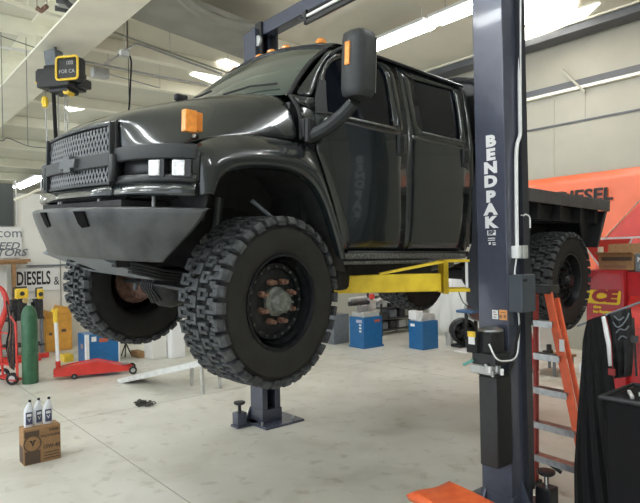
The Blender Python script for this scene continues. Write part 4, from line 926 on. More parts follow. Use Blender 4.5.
# blue cabinet with white corner
pM = base(87, 366); pL = base(72, 363.5); pR = base(122, 362.5); hz = (at(87, 335, 1, pM.y).z)
t = thing('blue_cabinet', 'blue steel cabinet with white corner strip behind the red jack', 'cabinet', (pM.x, pM.y, 0))
W_, D_ = pR.x-pM.x, 12.95-pM.y
obj('body', B().bb((0, 0, 0), (W_, D_, hz)), blue, t, bevel=.008)
obj('corner_strip', B().bb((-.012, -.012, 0), (.05, .09, hz)), whitep, t); obj('end_strip', B().bb((W_-.015, -.01, 0), (W_+.01, .03, hz)), whitep, t)
obj('badge', B().bb((.38*W_, -.008, hz*.72), (.66*W_, -.001, hz*.84)), mat('badge_red', (.6, .12, .06), .5), t); obj('side_badge', B().bb((-.008, D_*.40, hz*.52), (-.001, D_*.62, hz*.66)), mat('badge_tan', (.45, .3, .25), .5), t)
obj('label', B().bb((.10, -.008, hz*.76), (.20, -.001, hz*.92)), whitep, t)
# red floor jack with white handle
pf, pb_ = base(134, 372), base(55, 379); d = (pf-pb_); Lj = d.length; ang = math.atan2(d.y, d.x); k = kk(pb_)
t = thing('floor_jack', 'long red floor jack with upright white handle on the concrete', 'floor jack', (pb_.x, pb_.y, 0), ang)
for s in (-1, 1):
    obj('side_plate', B().prism([(-.02, .07), (.06, .20), (.42*Lj*.5, .25), (Lj*.52, .30), (Lj*.86, .17), (Lj*.99, .12), (Lj*.99, .07), (Lj*.6, .06), (.3, .055)], lambda u, v, w: (u, w, v), s*.16, s*.175), red, t, bevel=.004)
obj('frame_top', B().prism([(.06, .19), (.22*Lj, .235), (Lj*.52, .29), (Lj*.84, .17), (Lj*.84, .15), (.06, .12)], lambda u, v, w: (u, w, v), -.16, .16), red, t)
obj('saddle', B().lathe([(0, 0), (.07, 0), (.07, .03), (.05, .035), (0, .03)], o=(Lj*.88, 0, .17), n=16), steel, t)
for s in (-1, 1): cwheel('wheel', (Lj*.98, s*.2, .075), .075, .05, t, ax=(0, 1, 0)); cwheel('caster', (.34, s*.19, .05), .05, .04, t, hub=greym)
obj('axle', B().cyl((Lj*.98, -.2, .075), (Lj*.98, .2, .075), .018, 8).cyl((.34, -.19, .05), (.34, .19, .05), .015, 8), steel, t)
for s in (-1, 1): obj('caster_fork', B().bar((.34, s*.17, .05), (.30, s*.13, .14), .06, .03), red, t)
obj('handle_socket', B().cyl((.06, 0, .13), (.055, 0, .33), .045, 12).box((.05, 0, .14), (.14, .2, .1)), red, t)
hh = (379-315)*k
obj('handle', B().cyl((.055, 0, .30), (.03, 0, hh), .034, 12), whitep, t); obj('handle_grip', B().cyl((.03, 0, hh-.14), (.025, 0, hh+.08), .042, 12), yel2, t); obj('crossbar', B().cyl((-.02, -.05, hh+.09), (.06, .05, hh+.09), .03, 10), yel2, t)
# aluminium ramp
a, c = base(202, 394), base(118, 382.5); az = .50
t = thing('loading_ramp', 'silver aluminium ramp on legs lying behind the front tyre', 'ramp', (a.x, a.y, 0))
dv = V((c.x-a.x, c.y-a.y, 0)); perp = V((-dv.y, dv.x, 0)).normalized()*-.42
A0, A1 = V((0, 0, az)), dv+V((0, 0, .02)); b = B()
for P, Q in ((A0, A1),):
    vs = [b.v(P), b.v(Q), b.v(Q+perp), b.v(P+perp)]; vd = [b.v(x.co+V((0, 0, .0))-V((0, 0, .02))) for x in vs]; b.f(vs); b.f(vd)
    for i in range(4): b.f([vs[i], vs[(i+1) % 4], vd[(i+1) % 4], vd[i]])
obj('deck', b, alu, t); b = B()
for o_ in (V((0, 0, 0)), perp): b.bar(A0+o_, A1+o_, .03, .09)
obj('side_rail', b, alu, t)
for o_ in (V((0, 0, 0)), perp): obj('leg', B().bar(o_+V((0, 0, az)), o_+V((.02, 0, 0)), .06, .04), alu, t)
o_ = A0.lerp(A1, .28)+perp*.9; obj('leg', B().bar(o_, V((o_.x, o_.y, 0)), .06, .04), alu, t)
p, k = place(171, 383); 
# white cabinet and small table beyond the ramp
for (xa, xb_, yt, yb_, mm, nm, lab, cat) in ((152, 168, 300, 359, wallw, 'white_cabinet', 'narrow white cabinet seen between the front tyres', 'cabinet'), (171, 186, 315, 358, whitep, 'white_carton', 'white carton beside the narrow cabinet between the tyres', 'carton'), (138.5, 146, 352, 358, card, 'wooden_block', 'low brown wooden block near the far wall', 'block')):
    p, k = place((xa+xb_)/2, yb_); w_ = (xb_-xa)*k; h = (yb_-yt)*k
    t = thing(nm, lab, cat, p); obj('body', B().bb((-w_/2, 0, 0), (w_/2, .45, h)), mm, t, bevel=.01)
    if h > .5: obj('door', B().bb((-w_/2+.02, -.015, .04), (w_/2-.02, 0, h-.04)), mm, t, bevel=.004)
p, k = place(126, 356); t = thing('stool', 'small black stool by the right end of the red jack', 'stool', p)
obj('seat', B().cyl((0, 0, .30), (0, 0, .36), .12, 14), clutter, t)
for j in range(3): obj('leg', B().cyl((0, 0, .30), (.13*cos(j*2.1), .13*sin(j*2.1), .0), .015, 6), clutter, t)
# heap of chain on the floor
p, k = place(146, 405); b = B(); rr = random.Random(3)
for i in range(46):
    c = p + vx*(rr.uniform(-8, 7)*k) + V((CW.x, CW.y, 0))*rr.uniform(-.10, .10) + V((0, 0, .012+.045*rr.random()*(1 if i < 22 else .3)))
    if i < 22: c = p + vx*(rr.uniform(-9, -1)*k) + V((CW.x, CW.y, 0))*rr.uniform(-.1, .1)+V((0, 0, .01+.06*rr.random()))
    a1 = V((rr.uniform(-1, 1), rr.uniform(-1, 1), rr.uniform(-.3, .3))).normalized(); a2 = a1.cross(V((rr.uniform(-.4, .4), .2, 1))).normalized()
    b.tube([c + a1*.04*cos(j*pi/4)+a2*.022*sin(j*pi/4) for j in range(9)], .009, 5)
tag(obj('chain_heap', b, mat('chain_dark', (.10, .10, .09), .5, .5)), 'small heap of dark chain on the floor in front of the ramp', 'chain', kind='stuff')
# carton with three bottles
pN, pR_, pL_ = base(24, 466.5), base(61, 458), base(15, 462.5); k = kk(pN); hB = 36*k
t = thing('oil_carton', 'brown oil carton with three bottles on top on the bare floor', 'carton', (pN.x, pN.y, 0))
ux = (pR_-pN); Wb = ux.length; ux.normalize(); uy = V((-ux.y, ux.x, 0)); Db = max(.2, (pL_-pN).dot(uy)*1.0)
t.rotation_euler = (0, 0, math.atan2(ux.y, ux.x))
obj('box_body', B().bb((0, 0, 0), (Wb, Db, hB)), card, t, bevel=.004)
def pr_(name, x0, x1, z0, z1, m=cardd, y=-.002): return obj(name, B().bb((Wb*x0, y-.001, hB*z0), (Wb*x1, y, hB*z1)), m, t)
pr_('print_panel', .03, .44, .02, .38); pr_('print_panel', .03, .42, .76, .93)
b = B(); c = V((Wb*.23, -.003, hB*.58)); b.cyl(c, c+V((0, -.002, 0)), hB*.235, 24); dsk = obj('logo_disc', b, cardd, t)
b = B(); b.cyl(c+V((0, -.002, 0)), c+V((0, -.003, 0)), hB*.20, 24); obj('logo_ring', b, card, t)
obj('logo_v', B().prism([(-.60, .42), (-.1, .42), (.02, -.0), (.12, .42), (.62, .42), (.30, .20), (.05, -.42), (-.25, .2)], lambda u, v, w: (c.x+u*hB*.17, w, c.z+v*hB*.22), -.009, -.006), ink, t)
text('lettering', 'VALVOLINE', hB*.10, cardd, t, o=(Wb*.72, -.004, hB*.73), bold=.001); text('lettering', 'DIESEL', hB*.09, cardd, t, o=(Wb*.82, -.004, hB*.88), bold=.001); text('lettering', '15W-40', hB*.16, cardd, t, o=(Wb*.74, -.004, hB*.42), bold=.002, sx=.85)
for z in (.24, .16, .08): pr_('print_line', .54, .95, z, z+.03)
obj('side_print', B().bb((-.003, Db*.1, hB*.05), (-.001, Db*.9, hB*.5)), cardd, t); obj('tape', B().bb((0, Db*.42, hB), (Wb, Db*.58, hB+.002)), mat('tape', (.55, .36, .20), .4), t)
def bottle(x, y, lab, mirror=False):
    c = V((pN.x, pN.y, 0)) + ux*(Wb*x) + uy*(Db*y); h = 27*k
    o = thing('oil_bottle', lab, 'bottle', (c.x, c.y, hB+.0025), math.atan2(ux.y, ux.x)+(.0 if not mirror else .3), 'oil bottles on the brown carton')
    w_, d_ = 8.6*k, 5.5*k; rows = []
    for z, sx_, sh in ((0, .92, 0), (.02, 1, 0), (.55, 1, 0), (.68, .9, .04), (.80, .62, .10), (.88, .40, .16), (.90, .30, .18), (.93, .28, .18)):
        rows.append([((cos(a)*abs(cos(a))**-.35 if abs(cos(a)) > .01 else 0)*w_/2*sx_+sh*w_, (sin(a)*abs(sin(a))**-.35 if abs(sin(a)) > .01 else 0)*d_/2*max(sx_, .3), z*h) for a in [2*pi*j/20 for j in range(21)]])
    b = B(); b.grid(rows); b.f([b.v(p) for p in rows[0][:-1]]); b.f([b.v(p) for p in rows[-1][:-1]]); obj('bottle_body', b, mat('bottle_silver', (.80, .82, .86), .3), o)
    obj('cap', B().cyl((.18*w_, 0, .92*h), (.18*w_, 0, 1.0*h), .16*w_, 12), ink, o)
    obj('label', B().bb((-w_*.36, -d_/2-.004, h*.10), (w_*.36, -d_/2-.001, h*.56)), mat('label_navy', (.07, .08, .16), .4), o); obj('label_panel', B().bb((-w_*.25, -d_/2-.007, h*.40), (w_*.25, -d_/2-.004, h*.50)), whitep, o)
    text('lettering', 'V', h*.20, whitep, o, o=(0, -d_/2-.006, h*.27))
bottle(.20, .5, 'leftmost silver oil bottle on the brown carton'); bottle(.46, .62, 'middle silver oil bottle on the brown carton, label turned away', True); bottle(.72, .5, 'rightmost silver oil bottle on the brown carton')
# ---------------------------------------------------------------- machines under the truck on the right
def pedestal(pa, pm, pc, ytop, lab, nm='machine_stand'):
    A, M, Cc = base(*pa), base(*pm), base(*pc); hz = at(pm[0], ytop, 0, M.x).z
    ux = (Cc-M); w_ = ux.length; ux.normalize(); uy = (A-M); d_ = uy.length
    t = thing(nm, lab, 'machine', (M.x, M.y, 0), math.atan2(ux.y, ux.x)); return t, w_, d_, hz
t, w_, d_, hz = pedestal((349.5, 346.6), (364, 349), (382.7, 346), 318, 'blue pedestal with small lathe and red knob under the yellow arm')
obj('stand', B().bb((0, 0, 0), (w_, d_, hz)), blue, t, bevel=.008); obj('plinth', B().bb((-.02, -.02, 0), (w_+.02, d_+.02, .04)), blue, t)
obj('badge', B().bb((w_*.58, -.006, hz*.82), (w_*.88, -.001, hz*.90)), mat('badge_red', (.6, .12, .06), .5), t); obj('side_badge', B().bb((-.006, d_*.1, hz*.82), (-.001, d_*.5, hz*.92)), mat('badge_pale', (.5, .5, .62), .5), t)
for z in (.72, .62, .52): obj('side_sticker', B().bb((-.006, d_*.15, hz*z), (-.001, d_*.30, hz*(z+.06))), whitep, t)
obj('top_base', B().bb((.04, .04, hz), (w_-.05, d_-.05, hz+.12)), lgrey, t, bevel=.01)
obj('headstock', B().box((w_*.75, d_*.5, hz+.27), (.25, .22, .30)), lgrey, t, bevel=.05); obj('casting', B().box((w_*.3, d_*.4, hz+.2), (.22, .2, .18)), steel, t, bevel=.04)
obj('spindle', B().cyl((-.15, d_*.6, hz+.42), (w_*.55, d_*.5, hz+.44), .05, 12), lgrey, t); obj('barrel', B().cyl((-.25, d_*.4, hz+.33), (w_*.7, d_*.4, hz+.33), .055, 14), clutter, t)
obj('hand_wheel', B().cyl((-.12, -.02, hz+.22), (-.12, .03, hz+.22), .09, 16), steel, t); obj('red_knob', B().sphere((w_*.62, d_*.2, hz+.47), .075, 10), red, t); obj('chuck', B().cyl((w_*.95, d_*.4, hz+.3), (w_*1.2, d_*.35, hz+.36), .09, 14), steel, t)
t, w_, d_, hz = pedestal((409.6, 348), (423, 350.5), (438.5, 348), 322, 'blue pedestal with boxy grey top under the far rear tyre')
obj('stand', B().bb((0, 0, 0), (w_, d_, hz)), blue, t, bevel=.008); obj('badge', B().bb((-.006, d_*.55, hz*.80), (-.001, d_*.85, hz*.90)), whitep, t)
b = B(); b.prism([(.0, hz), (w_, hz), (w_*.9, hz+.15), (.10, hz+.18)], lambda u, v, w: (u, w, v), .05, d_-.05); obj('top_housing', b, lgrey, t, bevel=.01); obj('control_block', B().box((.1, d_*.7, hz+.13), (.22, .25, .2)), whitep, t, bevel=.01)
p, k = place(342, 343.5); t = thing('grey_cabinet', 'grey steel cabinet left of the blue lathe pedestal', 'cabinet', p); obj('body', B().bb((-.26, 0, 0), (.25, .5, 29*k)), greym, t, bevel=.01); obj('door', B().bb((-.23, -.015, .05), (.22, 0, 27*k)), greym, t, bevel=.005)
# dark shelving behind
p, k = place(396, 334); t = thing('storage_rack', 'dark shelving rack of small parts between the two blue pedestals', 'rack', p)
hh = 46*k
for sx_ in (-1, 1):
    for y in (0, .5): obj('post', B().bb((sx_*.55-.025, y-.02, 0), (sx_*.55+.025, y+.02, hh)), clutter, t)
for z in (.12, .42, .72, 1.0): obj('shelf', B().bb((-.57, -.02, z), (.57, .52, z+.03)), clutter, t)
rr = random.Random(5)
labs = ['left on lowest shelf', 'middle of lowest shelf', 'right on lowest shelf', 'left on second shelf', 'middle of second shelf', 'right on second shelf', 'left on third shelf', 'middle of third shelf', 'right on third shelf']
for i in range(9):
    z = (.155, .455, .755)[i//3]; x = (-.36, 0, .36)[i % 3]; h = rr.uniform(.14, .23)
    tag(obj('parts_bin', B().box(V((p.x+x, p.y+.22, z+h/2)), (rr.uniform(.2, .28), .3, h)), [greym, clutter, lgrey, clutter][i % 4], bevel=.01), 'small parts bin on the dark rack, '+labs[i], 'bin', 'parts bins on the dark rack')
obj('coiled_hose', B().tube([(-.5+.16*cos(a), -.06+.004*a, 1.25+.20*sin(a)) for a in [j*pi/6 for j in range(30)]], .022, 6), clutter, t)
# white sheeting on the back wall
b = B(); rows = []
ta, tb = at(425, 284, 0, 12.2), at(484, 284, 0, 12.2)
for j in range(9):
    rows.append([V((12.25+.05*sin(i*1.7+j*.4)+.03*sin(i*.9-j), ta.lerp(tb, i/18).y, 1.62*(1-j/8)+.01)) for i in range(19)])
tag(obj('plastic_sheet', B().grid(rows), mat('sheeting', (.78, .78, .76), .35), solid=.02), 'crumpled white plastic sheet against the wall behind the fan', 'plastic sheet')
# fan
p, k = place(463, 346); t = thing('floor_fan', 'round black floor fan on the floor left of the lift post', 'fan', p)
R_ = 13*k; c = V((0, .0, R_+.05)); ax = V((-CW.x*.8-.1, -CW.y, 0)).normalized()
obj('shroud', B().lathe([(R_*.86, -.10), (R_*.97, -.13), (R_, -.10), (R_, .14), (R_*.8, .2), (R_*.76, .18), (R_*.9, .1)], o=c, ax=ax, n=32), blackg, t)
obj('fan_back', B().lathe([(0, -.08), (R_*.92, -.06), (R_*.92, -.09), (0, -.10)], o=c, ax=ax, n=24), blackm, t)
obj('hub', B().lathe([(0, .16), (R_*.25, .14), (R_*.25, 0), (0, 0)], o=c, ax=ax, n=16), clutter, t)
for j in range(5):
    a = 2*pi*j/5; e1 = ax.orthogonal().normalized(); e2 = ax.cross(e1); dr = e1*cos(a)+e2*sin(a); sd_ = -e1*sin(a)+e2*cos(a)
    b = B(); b.grid([[c+dr*R_*.2-sd_*.06+ax*.05, c+dr*R_*.2+sd_*.06+ax*.09], [c+dr*R_*.82-sd_*.10+ax*.03, c+dr*R_*.82+sd_*.10+ax*.09]]); obj('blade', b, clutter, t, solid=.008)
obj('foot', B().box((0, 0, .035), (.55, .3, .07)), blackg, t, bevel=.02)
# belt and disc sander on its blue table
p, k = place(474, 348); t = thing('disc_sander', 'disc sander with reddish disc on blue table behind the fan', 'sander', p)
zt = at(470, 311, 1, p.y).z
obj('table', B().box((0, 0, zt), (31*k, .45, .06)), mat('table_blue', (.05, .12, .25), .5), t, bevel=.01)
for sx_ in (-.2, 1): obj('leg', B().bb((sx_*.30-.03, .12, 0), (sx_*.30+.03, .18, zt-.03)), clutter, t)
c = V((8*k*.8, -.05, zt+.05)); ax = V((-.55, -.83, 0)); obj('disc', B().lathe([(0, .02), (11*k, .02), (11.5*k, 0), (11*k, -.03), (0, -.03)], o=c, ax=ax, n=32), mat('sanding_disc', (.24, .13, .11), .8, var=.15, scale=20), t)
obj('disc_guard', B().lathe([(12.6*k, .03), (13.2*k, .03), (13.2*k, -.12), (0, -.12), (0, -.10), (12.6*k, -.10)], o=c, ax=ax, n=32), lgrey, t)
obj('motor', B().cyl(c-ax*.12, c-ax*.45, .12, 16), lgrey, t)
obj('cable', B().tube(catmull([(-.45, .1, zt+.55), (-.35, .0, zt+.2), (-.25, -.25, zt+.03)], 5), .012, 6), blackm, t)
p, k = place(449.5, 345.5); tag(obj('plastic_tub', B().lathe([(.0, .005), (3.4*k, .005), (4.4*k, 13*k), (4.1*k, 13*k), (3.2*k, .02), (0, .02)], o=p, n=20), mat('tub_cloudy', (.62, .62, .6), .4)), 'small cloudy plastic tub on the floor left of the fan', 'tub')
p = base(467, 351); tag(obj('paper_stack', B().box(p+V((0, 0, .015)), (.5, .35, .03)), whitep, bevel=.01), 'white papers on the floor in front of the fan', 'papers')
# low bench and things behind the ladder
p, k = place(552, 372); p = V((p.x, p.y, 0)); t = thing('tool_stand', 'low stand of tools seen between the ladder rails', 'stand', p)
zt = at(552, 356, 1, p.y).z
obj('top', B().box((0, 0, zt), (.75, .55, .04)), card, t)
for sx_ in (-1, 1):
    for sy_ in (-1, 1): obj('leg', B().bb((sx_*.32-.02, sy_*.22-.02, 0), (sx_*.32+.02, sy_*.22+.02, zt-.02)), greym, t)
c0 = V((p.x-.10, p.y+.02, zt+.0205)); tag(obj('power_tool', B().box(c0+V((0, 0, .05)), (.22, .10, .1)).box(c0+V((.05, 0, .14)), (.07, .07, .12)), clutter, bevel=.01), 'black power tool lying on the low stand behind the ladder', 'power tool')
p, k = place(548, 350); tag(obj('white_board', B().box(p+V((0, 0, .30)), (.9, .12, .6)), whitep, bevel=.01), 'white panel standing on the floor beyond the ladder', 'panel')
q0 = [at(523, 312, 1, 3.6), at(525, 322, 1, 3.6), at(531, 333, 1, 3.6), at(534, 348, 1, 3.6)]
# red hose
p = base(530, 392); g = V((p.x, p.y, 0)); kq = kk(p)
tag(obj('red_air_hose', B().tube(catmull([at(521, 300, 1, g.y), at(524, 318, 1, g.y), at(530, 330, 1, g.y), at(533, 350, 1, g.y), at(531, 375, 1, g.y), V((g.x, g.y, .012))], 5), .016, 8), mat('hose_red', (.6, .04, .04), .5)), 'thin red air hose hanging behind the lift post', 'hose')
# ---------------------------------------------------------------- red machine with yellow decal
MX = 8.5
def mq(x, y, d=0): return at(x, y, 0, MX-d)
y0, y1 = mq(586, 300).y, mq(690, 300).y; zt = mq(600, 270).z
t = thing('red_machine', 'big red shop machine with yellow CE decal behind the hanging coats', 'machine', (MX, y0, 0)); MO = V((MX, y0, 0))
ys_ = mq(624, 300).y
obj('cabinet', B().bb((0, ys_-y0, .02), (.9, 0, zt)), redd, t, bevel=.01); obj('side_cabinet', B().bb((.10, y1-y0, .02), (.9, ys_-y0-.002, zt-.03)), redd, t, bevel=.01)
kd = kk((MX, 3.8, 1.6)); c = mq(604, 296.5, .006)-MO
b = B(); b.prism([(-14, 6.2), (11.5, 6.8), (13.5, 5.2), (12.5, -6.2), (11, -7.8), (-14, -7.2)], lambda u, v, w: (w, c.y-u*kd*1.22, c.z+v*kd), -.010, -.003); obj('yellow_decal', b, mat('decal_yellow', (.92, .66, .02), .4), t)
text('decal_lettering', 'CE', 15.5*kd, mat('decal_maroon', (.35, .015, .02), .4), t, o=V((-.014, mq(603.8, 296).y-y0, c.z)), x=(0, -1, 0), y=(0, 0, 1), bold=.014, sx=1.3, shear=.15)
text('decal_lettering', 'tive', 4.2*kd, mat('decal_yellow', (.92, .66, .02), .4), t, o=V((-.008, mq(597.5, 307.5).y-y0, mq(600, 307).z)), x=(0, -1, 0), y=(0, 0, 1), bold=.003, sx=1.2)
text('decal_lettering', 'ing Equipment', 3.6*kd, mat('decal_yellow', (.92, .66, .02), .4), t, o=V((-.008, mq(606, 312).y-y0, mq(606, 312).z)), x=(0, -1, 0), y=(0, 0, 1), bold=.003, sx=1.2)
obj('slanted_panel', B().prism([(0, 1.25), (0, 1.55), (-.35, 1.15), (-.35, .95)], lambda u, v, w: (u+.1, w, v), y1-y0, ys_-y0-.05), red, t)
obj('swing_arm', B().tube([V((-.05, -1.15, .4)), V((-.25, -1.2, .9)), V((-.3, -1.0, 1.2))], .05, 8), redd, t)
obj('side_knob', B().cyl((.08, y1-y0+1.0, zt-.35), (.02, y1-y0+1.0, zt-.35), .06, 12), lgrey, t)
# sign, boxes on top
t = thing('pennant_sign', 'red tapering sign with white edges above the cardboard box', 'sign', mq(604, 270, -.78)); SO = V(t.location)
def sq(x, y, d=-.78): return at(x, y, 0, MX-d)-SO
b = B(); pts = [sq(581, 241), sq(632, 239), sq(621, 262), sq(601, 268)]; lo = [b.v(p_) for p_ in pts]; hi = [b.v(p_+V((.02, 0, 0))) for p_ in pts]; b.f(lo); b.f(hi)
for i in range(4): b.f([lo[i], lo[(i+1) % 4], hi[(i+1) % 4], hi[i]])
obj('panel', b, vinr, t); b = B()
b.bar(sq(578, 239.5), sq(660, 236.5), .03, .05, up=(1, 0, 0)); obj('top_rail', b, whitep, t)
b = B(); b.bar(sq(581, 241, -.75), sq(601, 268, -.75), .02, .025, up=(1, 0, 0)); b.bar(sq(632, 239, -.75), sq(619, 266, -.75), .02, .025, up=(1, 0, 0)); obj('side_edge', b, whitep, t)
obj('post', B().bb((-.02, -.02, 0), (.02, .02, zt+.0)), whitep, t) if False else None
obj('bracket', B().bb((.0, -.03, -.0), (.03, .03, .10)), whitep, t)
xb = MX+.12; zt_ = zt
c = at(615.5, 262, 0, xb); t = thing('cardboard_box', 'open brown cardboard box on top of the red machine', 'box', (xb, c.y, zt_+.001)); kb = kk((xb, c.y, 2)); wb, hb = 31*kb*1.1, 15*kb
obj('box_body', B().bb((0, -wb/2, 0), (.32, wb/2, hb)), card, t, bevel=.004); obj('flap', B().prism([(0, hb), (-.12, hb+.03), (-.12, hb+.04), (0, hb+.01)], lambda u, v, w: (u, w, v), -wb/2, wb/2), card, t)
obj('flap', B().prism([(.32, hb), (.36, hb+.16), (.37, hb+.16), (.33, hb)], lambda u, v, w: (u, w, v), -wb/2, wb/2), card, t); obj('printed_band', B().bb((-.004, -wb*.45, hb*.60), (-.001, wb*.4, hb*.85)), cardd, t); obj('printed_band', B().bb((-.004, -wb*.3, hb*.15), (-.001, wb*.35, hb*.30)), mat('print_brown', (.25, .13, .08), .6), t)
c = at(603, 246, 0, MX+.3); tag(obj('paper_cup', B().cyl((MX+.22, c.y, zt_+hb+.003), (MX+.22, c.y, zt_+hb+.12), .04, 12), mat('cup_cream', (.8, .75, .6), .5)), 'small pale cup standing on the open cardboard box', 'cup')
c = at(651.5, 262, 0, MX+.15); kb = kk(c); t = thing('grey_box', 'grey carton with white NO PR lettering at the right edge', 'box', (MX+.15, c.y, zt_-.029+.0)); wb = 31*kb
obj('box_body', B().bb((0, -wb/2, 0), (.35, wb/2, 19*kb)), greym, t, bevel=.01)
text('lettering', 'NO', 6.5*kb, whitep, t, o=(-.004, wb/2-8.0*kb, 12.5*kb), x=(0, -1, 0), y=(0, 0, 1), bold=.004, sx=1.1); text('lettering', 'PR', 6.5*kb, whitep, t, o=(-.004, wb/2-8.5*kb, 5.5*kb), x=(0, -1, 0), y=(0, 0, 1), bold=.004, sx=1.1)
# ---------------------------------------------------------------- coats on a rack at the right
CX = 4.75
def cq(x, y, d=0): return at(x, y, 0, CX+d)
pp = cq(650, 340, .12)
t = thing('coat_rack', 'thin metal rack with a slanting top rail holding the black coats', 'coat rack', (pp.x, pp.y, 0)); RO = V((pp.x, pp.y, 0))
obj('post', B().cyl((0, 0, 0), V((0, 0, cq(650, 299, .12).z)), .015, 8), steel, t); obj('foot', B().bar((-.25, 0, .012), (.25, 0, .012), .05, .024), steel, t); obj('foot', B().bar((0, -.25, .012), (0, .25, .012), .05, .024), steel, t)
obj('top_rail', B().cyl(cq(577, 326, .05)-RO, V((0, 0, cq(650, 299, .12).z)), .009, 8), greym, t)
def drape(name, lab, L, R, dx, th, m, top=None, folds=5, amp=.02):
    """hanging cloth between left and right outline points (pixels), with folds"""
    n = 24; fr, bk = [], []; NR = 22
    Lr = resample([V((x, y, 0)) for x, y in L], NR); Rr = resample([V((x, y, 0)) for x, y in R], NR)
    for j in range(NR):
        a, c = Lr[j], Rr[j]; f_ = []; g_ = []
        for i in range(n+1):
            s = i/n; p_ = at(a.x+(c.x-a.x)*s, a.y+(c.y-a.y)*s, 0, CX+dx); e = sin(pi*s)**.5
            w_ = amp*(.4+j/NR)*(sin(s*folds*2*pi+j*.07)+.5*sin(s*folds*3.7*pi-j*.13))
            p_.z = max(p_.z, .012)
            f_.append(p_+V((-th*e*.5+w_, 0, 0))); g_.append(p_+V((th*e*.5, 0, 0)))
        fr.append(f_); bk.append(g_)
    b = B(); g1 = [[b.v(p_) for p_ in r] for r in fr]; g2 = [[b.v(p_) for p_ in r] for r in bk]
    for j in range(NR-1):
        for i in range(n): b.f([g1[j][i], g1[j][i+1], g1[j+1][i+1], g1[j+1][i]]); b.f([g2[j][i], g2[j+1][i], g2[j+1][i+1], g2[j][i+1]])
    for (j) in (0, NR-1):
        for i in range(n): b.f([g1[j][i], g1[j][i+1], g2[j][i+1], g2[j][i]])
    bmesh.ops.remove_doubles(b.bm, verts=b.bm.verts, dist=.0005)
    return b
b = drape('', '', [(588, 321), (583, 337), (581, 370), (577, 420), (574, 470), (575, 540)], [(604, 315), (610, 337), (612, 370), (616, 400), (626, 440), (650, 540)], 0, .16, cloth)
coat = obj('coat_body', b, cloth); coat.name = 'black_coat'
tag(coat, 'long black coat hanging nearly to the floor right of the ladder', 'coat')
b = B(); b.grid([[cq(602, 317, -.09), cq(605, 316, -.09)], [cq(604, 330, -.11), cq(608, 328, -.11)], [cq(607, 345, -.12), cq(611, 343, -.12)], [cq(609, 366, -.12), cq(612, 366, -.12)]]); obj('white_lining', b, whitep, coat, solid=.01)
b = B(); b.box(cq(612, 372, -.12), (.02, .05, .05)); obj('red_tab', b, mat('tab_red', (.25, .02, .02), .6), coat)
b = B(); b.tube(catmull([cq(583, 362, -.03), cq(580, 366, -.04), cq(581, 372, -.03)], 4), .012, 6); obj('white_cuff', b, whitep, coat)
b = drape('', '', [(606, 315), (611, 336), (613, 362), (615, 378)], [(631, 308), (633, 331), (632, 355), (630, 376)], .10, .10, cloth, folds=3)
jk = obj('grey_print_jacket', b, mat('charcoal_cloth', (.03, .03, .033), .7, scale=10, col2=(.010, .010, .011), bump=.4)); jk.name = 'black_jacket'; tag(jk, 'short black jacket with pale swirl print hanging beside the long coat', 'jacket')
b = B()
for pts in ([(613, 322), (617, 327), (622, 325), (627, 318), (629, 313)], [(616, 333), (620, 329), (625, 330), (629, 326)], [(614, 316), (619, 320), (624, 317)], [(618, 340), (622, 336), (627, 338)]): b.tube(catmull([cq(x, y, .03) for x, y in pts], 4), .006, 5)
obj('swirl_print', b, greym, jk)
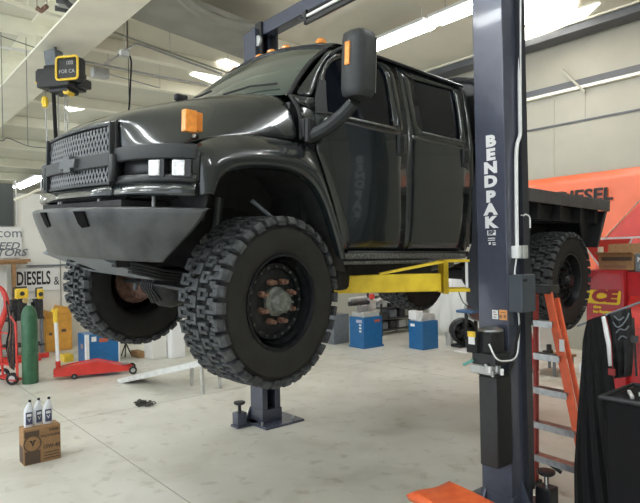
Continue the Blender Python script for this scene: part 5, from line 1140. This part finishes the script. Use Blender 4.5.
# black tub with tools in front of the rack
c = at(652, 470, 0, 4.35); t = thing('black_tub', 'black tub with tools on top at the lower right edge', 'tub', (4.4, c.y, 0)); z1 = at(640, 396, 0, 4.35).z; TO = V((4.4, c.y, 0)); kt = kk((4.4, c.y, 1))
hw = 30*kt*1.1
obj('tub_body', B().bb((-.25, -hw, 0), (.25, hw, z1)), mat('tub_black', (.006, .006, .007), .8, spec=.2), t, bevel=.03)
b = B(); b.tube([(-.27, -hw-.01, z1), (-.27, hw+.01, z1), (.27, hw+.01, z1), (.27, -hw-.01, z1), (-.27, -hw-.01, z1)], .018, 8); obj('rim', b, blackg, t)
for i, (dx, dy, a_, mm, nm, lab) in enumerate(((-.12, hw-.13, .5, lgrey, 'spanner', 'grey spanner lying on the black tub'), (.0, hw-.22, -.4, whitep, 'rag', 'folded pale rag on the black tub'), (-.15, hw-.36, 1.2, card, 'hammer', 'wooden tool handle on the black tub'))):
    p_ = TO+V((dx, dy, z1+.016)); dv = V((cos(a_)*.09, sin(a_)*.09, 0)); tag(obj(nm, B().bar(p_-dv, p_+dv, .05 if i == 1 else .025, .028), mm, bevel=.005), lab, ['tool', 'rag', 'tool'][i])
p_ = cq(635, 330, .0)
tag(obj('hanging_strap', B().bar(cq(633, 318, -.02), cq(636.5, 376, -.02), .004, .035, up=(1, 0, 0)).box(cq(634.5, 339, -.03), (.02, .05, .05)), clutter), 'narrow black strap with buckle hanging beside the jacket', 'strap')
# ---------------------------------------------------------------- orange creeper pad in the foreground
zc = .34
c4 = [at(406, 491, 2, zc), at(449, 478, 2, zc), at(520, 512, 2, zc), at(470, 532, 2, zc)]
cen = sum(c4, V())/4; t = thing('creeper_seat', 'bright orange padded creeper seat at the foot of the near lift post', 'creeper seat', (cen.x, cen.y, 0)); b = B(); CO = V((cen.x, cen.y, 0))
n = 10; rows = []
for j in range(n+1):
    r_ = []
    for i in range(n+1):
        u, v = i/n, j/n; p_ = c4[0].lerp(c4[1], u).lerp(c4[3].lerp(c4[2], u), v)-CO; e = min(u, 1-u, v, 1-v); p_.z -= .030*max(0, 1-e/.10)**2; p_.z += .010*sin(u*7+v*3); r_.append(p_)
    rows.append(r_)
b.grid(rows); obj('pad', b, orangec, t, solid=.055)
ins = [CO*0 + (q_-cen)*.80 for q_ in c4]
for q_ in ins:
    obj('leg', B().cyl((q_.x, q_.y, .06), (q_.x, q_.y, zc-.05), .014, 8), steel, t); obj('caster', B().cyl((q_.x-.012, q_.y, .035), (q_.x+.012, q_.y, .035), .035, 14), blackm, t)
obj('tray', B().box((0, 0, .13), (.34, .3, .02)), greym, t)
